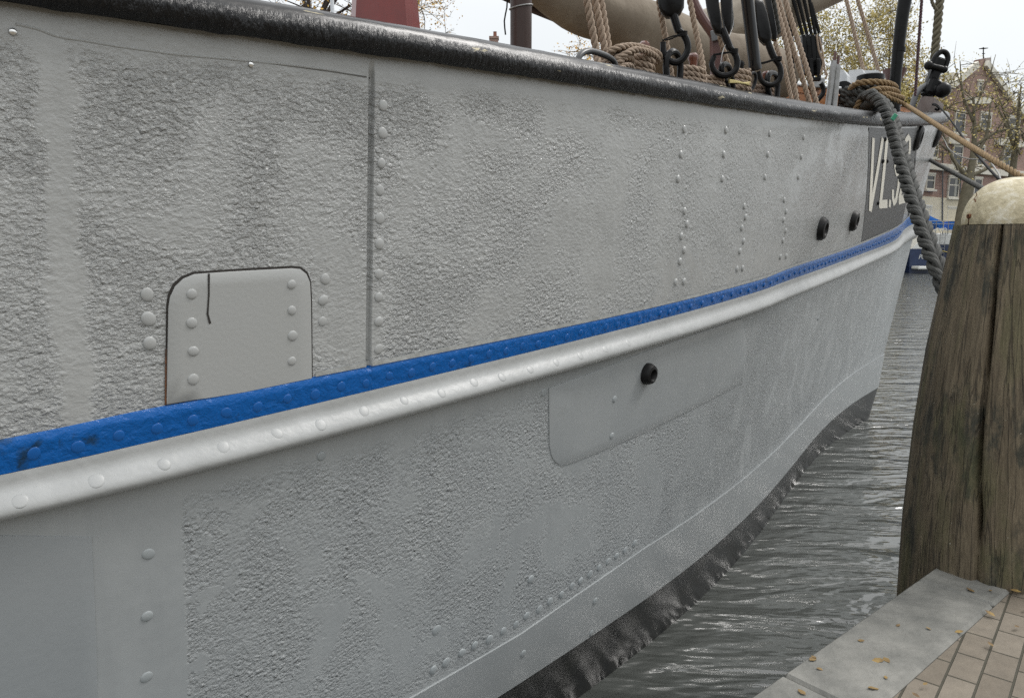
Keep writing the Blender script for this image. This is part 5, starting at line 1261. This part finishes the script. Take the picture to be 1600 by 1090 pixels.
# ------------------------------------------------------------------ trees
M_BARK = mat('grey_brown_bark', (.115, .10, .066), .9, col2=(.16, .14, .095), nscale=3)
M_BARKD = mat('dark_bark', (.05, .037, .03), .9)
def leafmat(name, c1, c2):
    m = mat(name, c1, .6, col2=c2, nscale=1.2, lo=.4, hi=.6); return m
M_LYEL = leafmat('yellow_leaves', (.58, .36, .06), (.42, .23, .06))
M_LGRN = leafmat('yellow_green_leaves', (.44, .34, .085), (.28, .235, .07))
M_LBRN = leafmat('olive_brown_leaves', (.26, .20, .07), (.18, .13, .06))
def tree(label, base, crown_c, crown_r, m_leaf, m_bark, seed, nleaf=3000, leaf=.16, limbs=None, trunk_r=.28, nbr=90, sparse=.5):
    rn = random.Random(seed); b0 = Vector(base); cc_ = Vector(crown_c); cr = Vector(crown_r)
    t = thing('autumn_tree', label, 'tree', tuple(b0), 'trees along the far bank')
    tm = MB(); tips = []
    def inside(): 
        while True:
            d = Vector((rn.uniform(-1, 1), rn.uniform(-1, 1), rn.uniform(-1, 1)))
            if d.length < 1: return cc_ + Vector((d.x * cr.x, d.y * cr.y, d.z * cr.z))
    fork = b0.lerp(cc_, .55) if limbs is None else Vector(limbs[0][0])
    fork = Vector((b0.x * .5 + cc_.x * .5, b0.y, b0.z + (cc_.z - cr.z * .75 - b0.z) * .95)) if limbs is None else fork
    tm.tube(smoothpath([b0, b0.lerp(fork, .5) + Vector((rn.uniform(-.15, .15), 0, 0)), fork], .5), [trunk_r * 1.25, trunk_r * 1.0] + [trunk_r * .9] * 60, 10) if False else None
    sp_ = smoothpath([b0, b0.lerp(fork, .5) + Vector((rn.uniform(-.15, .15), 0, 0)), fork], .4)
    tm.tube(sp_, [trunk_r * (1.2 - .35 * i / len(sp_)) for i in range(len(sp_))], 10)
    mains = []
    if limbs is None:
        for k in range(7):
            e = inside(); e = cc_ + (e - cc_) * 1.0; mains.append((fork, fork.lerp(e, .5) + Vector((0, 0, rn.uniform(.2, .9))), e, trunk_r * rn.uniform(.35, .6)))
    else:
        for (a, m_, e, r_) in limbs: mains.append((Vector(a), Vector(m_), Vector(e), r_))
    nodes = []
    for (a, m_, e, r_) in mains:
        P_ = smoothpath([a, m_, e], .3); n = len(P_); tm.tube(P_, [r_ * (1 - .8 * i / n) for i in range(n)], 7)
        for i, p in enumerate(P_): nodes.append((p, r_ * (1 - .8 * i / n)))
        tips.append(e)
    for k in range(nbr):
        e = inside(); p, r_ = min(rn.sample(nodes, min(14, len(nodes))), key=lambda q_: (q_[0] - e).length)
        L = (e - p).length; md = p.lerp(e, .5) + Vector((rn.uniform(-.12, .12), rn.uniform(-.12, .12), rn.uniform(-.02, .16))) * L
        P_ = smoothpath([p, md, e], .35); n = len(P_)
        if n < 3: continue
        rr_ = max(.018, min(r_ * .6, .016 * L + .012)); tm.tube(P_, [rr_ * (1 - .75 * i / n) + .006 for i in range(n)], 5)
        for i, q_ in enumerate(P_[n // 3:]): nodes.append((q_, rr_ * .5)) if k < nbr * .6 else None
        tips.append(e); tips.append(P_[-max(1, n // 4)])
        for j in range(4):
            q_ = P_[rn.randrange(n // 2, n)]; e2 = q_ + Vector((rn.gauss(0, .6), rn.gauss(0, .6), rn.gauss(.15, .5)))
            tm.tube([q_, q_.lerp(e2, .5) + Vector((0, 0, .06)), e2], [.016, .012, .007], 4); tips.append(e2)
    tm.build('trunk', m_bark, t, smooth=180)
    lm_ = MB(); clumps = [rn.choice(tips) for _ in range(max(1, int(nleaf / 9)))]
    for k in range(nleaf):
        c_ = rn.choice(clumps); p = c_ + Vector((rn.gauss(0, .30), rn.gauss(0, .30), rn.gauss(-.05, .26))) * (1 + sparse * rn.random())
        s = leaf * rn.uniform(.55, 1.25); a = Vector((rn.gauss(0, 1), rn.gauss(0, 1), rn.gauss(0, 1))).normalized(); b_ = a.orthogonal().normalized(); b_ = (b_ + a.cross(b_) * rn.uniform(-1, 1)).normalized()
        lm_.add([p - a * s * .5, p + b_ * s * .33 + a * s * .05, p + a * s * .5, p - b_ * s * .33 + a * s * .05], [(0, 1, 2, 3)])
    if nleaf: lm_.build('crown', m_leaf, t, smooth=0)
    return t
def ctr(u, v, Y): return at(u, v, Y)
tree('autumn tree with dark twigs seen over the rail left of the red casing', (at(480, 0, 42).x, 42, FARZ - 1.4), at(480, -40, 42), (4.2, 3, 3.6), M_LYEL, M_BARKD, 3, 2600, .17)
tree('yellow leaved autumn tree standing right of the red casing', (at(625, 0, 66).x, 66, FARZ), at(628, -8, 66), (6.2, 4, 5.8), M_LYEL, M_BARK, 11, 3600, .21, nbr=120)
tree('sparse golden tree under the boom of the taupe sail cover', (at(980, 0, 68).x, 68, FARZ), at(965, 92, 68), (5.6, 3.5, 3.6), M_LYEL, M_BARK, 5, 2600, .21)
tree('large olive and yellow tree rising behind the windlass and tackle', (at(1318, 0, 70).x, 70, FARZ), at(1318, 92, 70), (7.4, 5, 7.4), M_LGRN, M_BARK, 8, 12000, .24, nbr=170)
tree('second olive tree overlapping the black davit from behind', (at(1405, 0, 74).x, 74, FARZ), at(1385, 98, 74), (4.6, 4, 5.2), M_LGRN, M_BARK, 21, 3200, .24, nbr=110)
tree('low bushy yellow green tree between the davit and the black anchor head', (at(1424, 0, 55).x, 55, FARZ), at(1421, 176, 55), (2.6, 2, 2.9), M_LGRN, M_BARK, 14, 5200, .26, nbr=70, sparse=.3)
YT = 52
def a5(u, v, d=0): return at(u, v, YT + d)
tree('big nearly bare tree with forked trunk in front of the brick gable house', (a5(1508, 300).x, YT, FARZ), a5(1520, 185), (4.4, 2.6, 4.4), M_LGRN, M_BARK, 31, 1600, .17,
     limbs=[(a5(1514, 285), a5(1522, 225), a5(1521, 150), .27), (a5(1513, 278), a5(1490, 250), a5(1472, 205), .17), (a5(1516, 275), a5(1545, 262), a5(1585, 235), .15), (a5(1519, 245), a5(1540, 215), a5(1548, 160), .15),
            (a5(1520, 230), a5(1560, 205), a5(1600, 200), .12), (a5(1521, 190), a5(1505, 150), a5(1500, 95), .11), (a5(1480, 235), a5(1466, 222), a5(1452, 215), .08), (a5(1521, 175), a5(1545, 120), a5(1556, 85), .07)], trunk_r=.42, nbr=75)
tree('thin bare tree overlapping the right slope of the brick gable', (at(1606, 0, 54).x, 54, FARZ), at(1596, 165, 54), (2.8, 2, 3.6), M_LGRN, M_BARK, 41, 800, .18, nbr=50, trunk_r=.25)

# ------------------------------------------------------------------ boats across the water
M_NAVY = mat('navy_gelcoat', (.010, .020, .060), .25, col2=(.014, .028, .075), nscale=2)
M_BWHITE = mat('white_gelcoat', (.66, .66, .63), .35)
M_TARP = mat('bright_blue_tarpaulin', (.02, .16, .62), .5, col2=(.03, .22, .72), nscale=2.5, bump=.05, bscale=3)
def hullbox(mb, x0, x1, y0, y1, z0, z1, taper=.12, n=8):
    """little boat hull, stern towards the camera, bow pointing away"""
    rows = []
    for i in range(n + 1):
        s = i / n; w = 1 - (max(0, s - .45) / .55) ** 2.2; y = y0 + (y1 - y0) * s; cx_ = (x0 + x1) / 2; hw = (x1 - x0) / 2 * max(w, .02)
        rows.append([(cx_ - hw * (1 - taper), y, z0), (cx_ - hw, y, z1 + .25 * s * s), (cx_ + hw, y, z1 + .25 * s * s), (cx_ + hw * (1 - taper), y, z0)])
    for r in rows: mb.v += r
    b = len(mb.v) - 4 * (n + 1)
    for i in range(n):
        for k in range(4):
            l = (k + 1) % 4; mb.f.append((b + i * 4 + k, b + (i + 1) * 4 + k, b + (i + 1) * 4 + l, b + i * 4 + l))
    mb.f.append((b, b + 1, b + 2, b + 3)); return mb
YB2 = 55.0
def X2(u): return at(u, 400, YB2).x
def Z2(v): return at(1450, v, YB2).z
cr1 = thing('motor_cruiser', 'white and navy motor cruiser with bright blue tarpaulin across the water', 'boat', (X2(1460), YB2, WATER_Z))
hullbox(MB(), X2(1426), X2(1505), YB2, YB2 + 9, WATER_Z - .2, Z2(383)).build('hull', M_NAVY, cr1, smooth=30)
mb = MB(); mb.box(((X2(1426) + X2(1503)) / 2, YB2 + 3.2, (Z2(384) + Z2(364)) / 2), X2(1503) - X2(1426), 6, Z2(364) - Z2(384), None, .12); mb.build('superstructure', M_BWHITE, cr1, smooth=30)
mb = MB(); mb.box(((X2(1434) + X2(1476)) / 2, YB2 + 3.6, (Z2(364) + Z2(346)) / 2), X2(1476) - X2(1434), 3.2, Z2(346) - Z2(364), None, .05); mb.build('wheelhouse', mat('dark_wheelhouse', (.03, .022, .022), .3), cr1, smooth=30)
rl = MB()
for v in (345.5, 350): rl.tube([Vector((X2(1446), YB2 + .1, Z2(v))), Vector((X2(1506), YB2 + .1, Z2(v)))], .035, 6)
for u in (1452, 1460, 1471, 1479, 1490, 1500): rl.tube([Vector((X2(u), YB2 + .1, Z2(366))), Vector((X2(u), YB2 + .1, Z2(345.5)))], .03, 6)
rl.build('guard_rail', M_STEEL, cr1)
tp = MB(); ou = [(1441, 327), (1443, 327), (1450, 336), (1460, 341), (1468, 344), (1474, 349), (1473, 356), (1468, 357), (1464, 351), (1452, 349), (1444, 346), (1438, 345)]
tp.prism([Vector((X2(u), YB2 + .3, Z2(v))) for u, v in ou], (.1, 1.8, -.1)); tp.build('tarpaulin', M_TARP, cr1, smooth=25)
tp = MB(); tp.prism([Vector((X2(u), YB2 + .25, Z2(v))) for u, v in [(1425, 349), (1433, 347), (1434, 357), (1426, 358)]], (.05, 1.2, 0)); tp.build('tarpaulin', M_TARP, cr1, smooth=25); tp = MB(); tp.prism([Vector((X2(u), YB2 + .25, Z2(v))) for u, v in [(1485, 346), (1500, 345), (1499, 349), (1490, 350), (1489, 359), (1485, 358)]], (.05, 1.0, 0)); tp.build('tarpaulin', M_TARP, cr1, smooth=25)
ld = MB()
for u in (1465.5, 1473.5): ld.tube([Vector((X2(u), YB2 - .08, Z2(400))), Vector((X2(u), YB2 - .08, Z2(362)))], .022, 6)
for v in (366, 372, 379, 388, 395): ld.tube([Vector((X2(1465.5), YB2 - .08, Z2(v))), Vector((X2(1473.5), YB2 - .08, Z2(v)))], .02, 6)
ld.build('ladder', M_STEEL, cr1)
fd_ = MB()
for u in (1462, 1473): fd_.tube([Vector((X2(u) + math.cos(a) * .17, YB2 + .05, Z2(361) + math.sin(a) * .2)) for a in np.linspace(0, 3.14, 10)], .04, 6)
fd_.build('seat_hoop', M_BWHITE, cr1)
mb = MB(); mb.box((X2(1443), YB2 - .5, Z2(412)), X2(1456) - X2(1428), .9, .06); mb.build('swim_platform', M_STEEL, cr1, smooth=0)
mb = MB(); mb.tube([Vector((X2(1465), YB2 - .2, Z2(391))), Vector((X2(1483), YB2 - .2, Z2(395)))], .03, 6); mb.build('boat_hook', mat('yellow_pole_paint', (.55, .42, .08), .5), cr1)
mb = MB(); mb.ball((X2(1443.5), YB2 - .3, Z2(408)), .14); mb.build('fender', M_BWHITE, cr1)
cr2 = thing('small_cruiser', 'small navy boat with white tented cover moored left of the cruiser', 'boat', (X2(1412), YB2 - 2, WATER_Z))
Yb = YB2 - 2.2
hullbox(MB(), X2(1396), X2(1426.5), Yb, YB2 + 4, WATER_Z - .2, Z2(388)).build('hull', M_NAVY, cr2, smooth=30)
mb = MB(); mb.prism([Vector((X2(u), Yb + .05, Z2(v))) for u, v in [(1397, 390), (1411, 376), (1417, 371), (1424, 378), (1430, 391)]], (0, 3.4, .2)); mb.build('cover', M_BWHITE, cr2, smooth=0)
mb = MB(); mb.box(((X2(1400) + X2(1434)) / 2, Yb - .5, Z2(416)), X2(1434) - X2(1400), 1.0, .22, None, .05); mb.build('swim_platform', M_BWHITE, cr2, smooth=30)
def lettering(txt, loc, size, parent, name):
    cu = bpy.data.curves.new(name, 'FONT'); cu.body = txt; cu.size = size; cu.extrude = .004; cu.align_x = 'CENTER'; cu.shear = .25
    cu.materials.append(M_BWHITE)
    tmp = bpy.data.objects.new('tmp', cu); COL.objects.link(tmp); dg = bpy.context.evaluated_depsgraph_get()
    me = bpy.data.meshes.new_from_object(tmp.evaluated_get(dg)); bpy.data.objects.remove(tmp)
    o = bpy.data.objects.new(name, me); COL.objects.link(o); o.parent = parent; o.location = Vector(loc) - rootloc(parent); o.rotation_euler = (math.pi / 2, 0, 0); return o
lettering('Paca', (X2(1417.5), Yb - .02, Z2(403)), .42, cr2, 'name_lettering')
lettering('Vrouwe', (X2(1443), YB2 - .02, Z2(390)), .26, cr1, 'name_lettering')
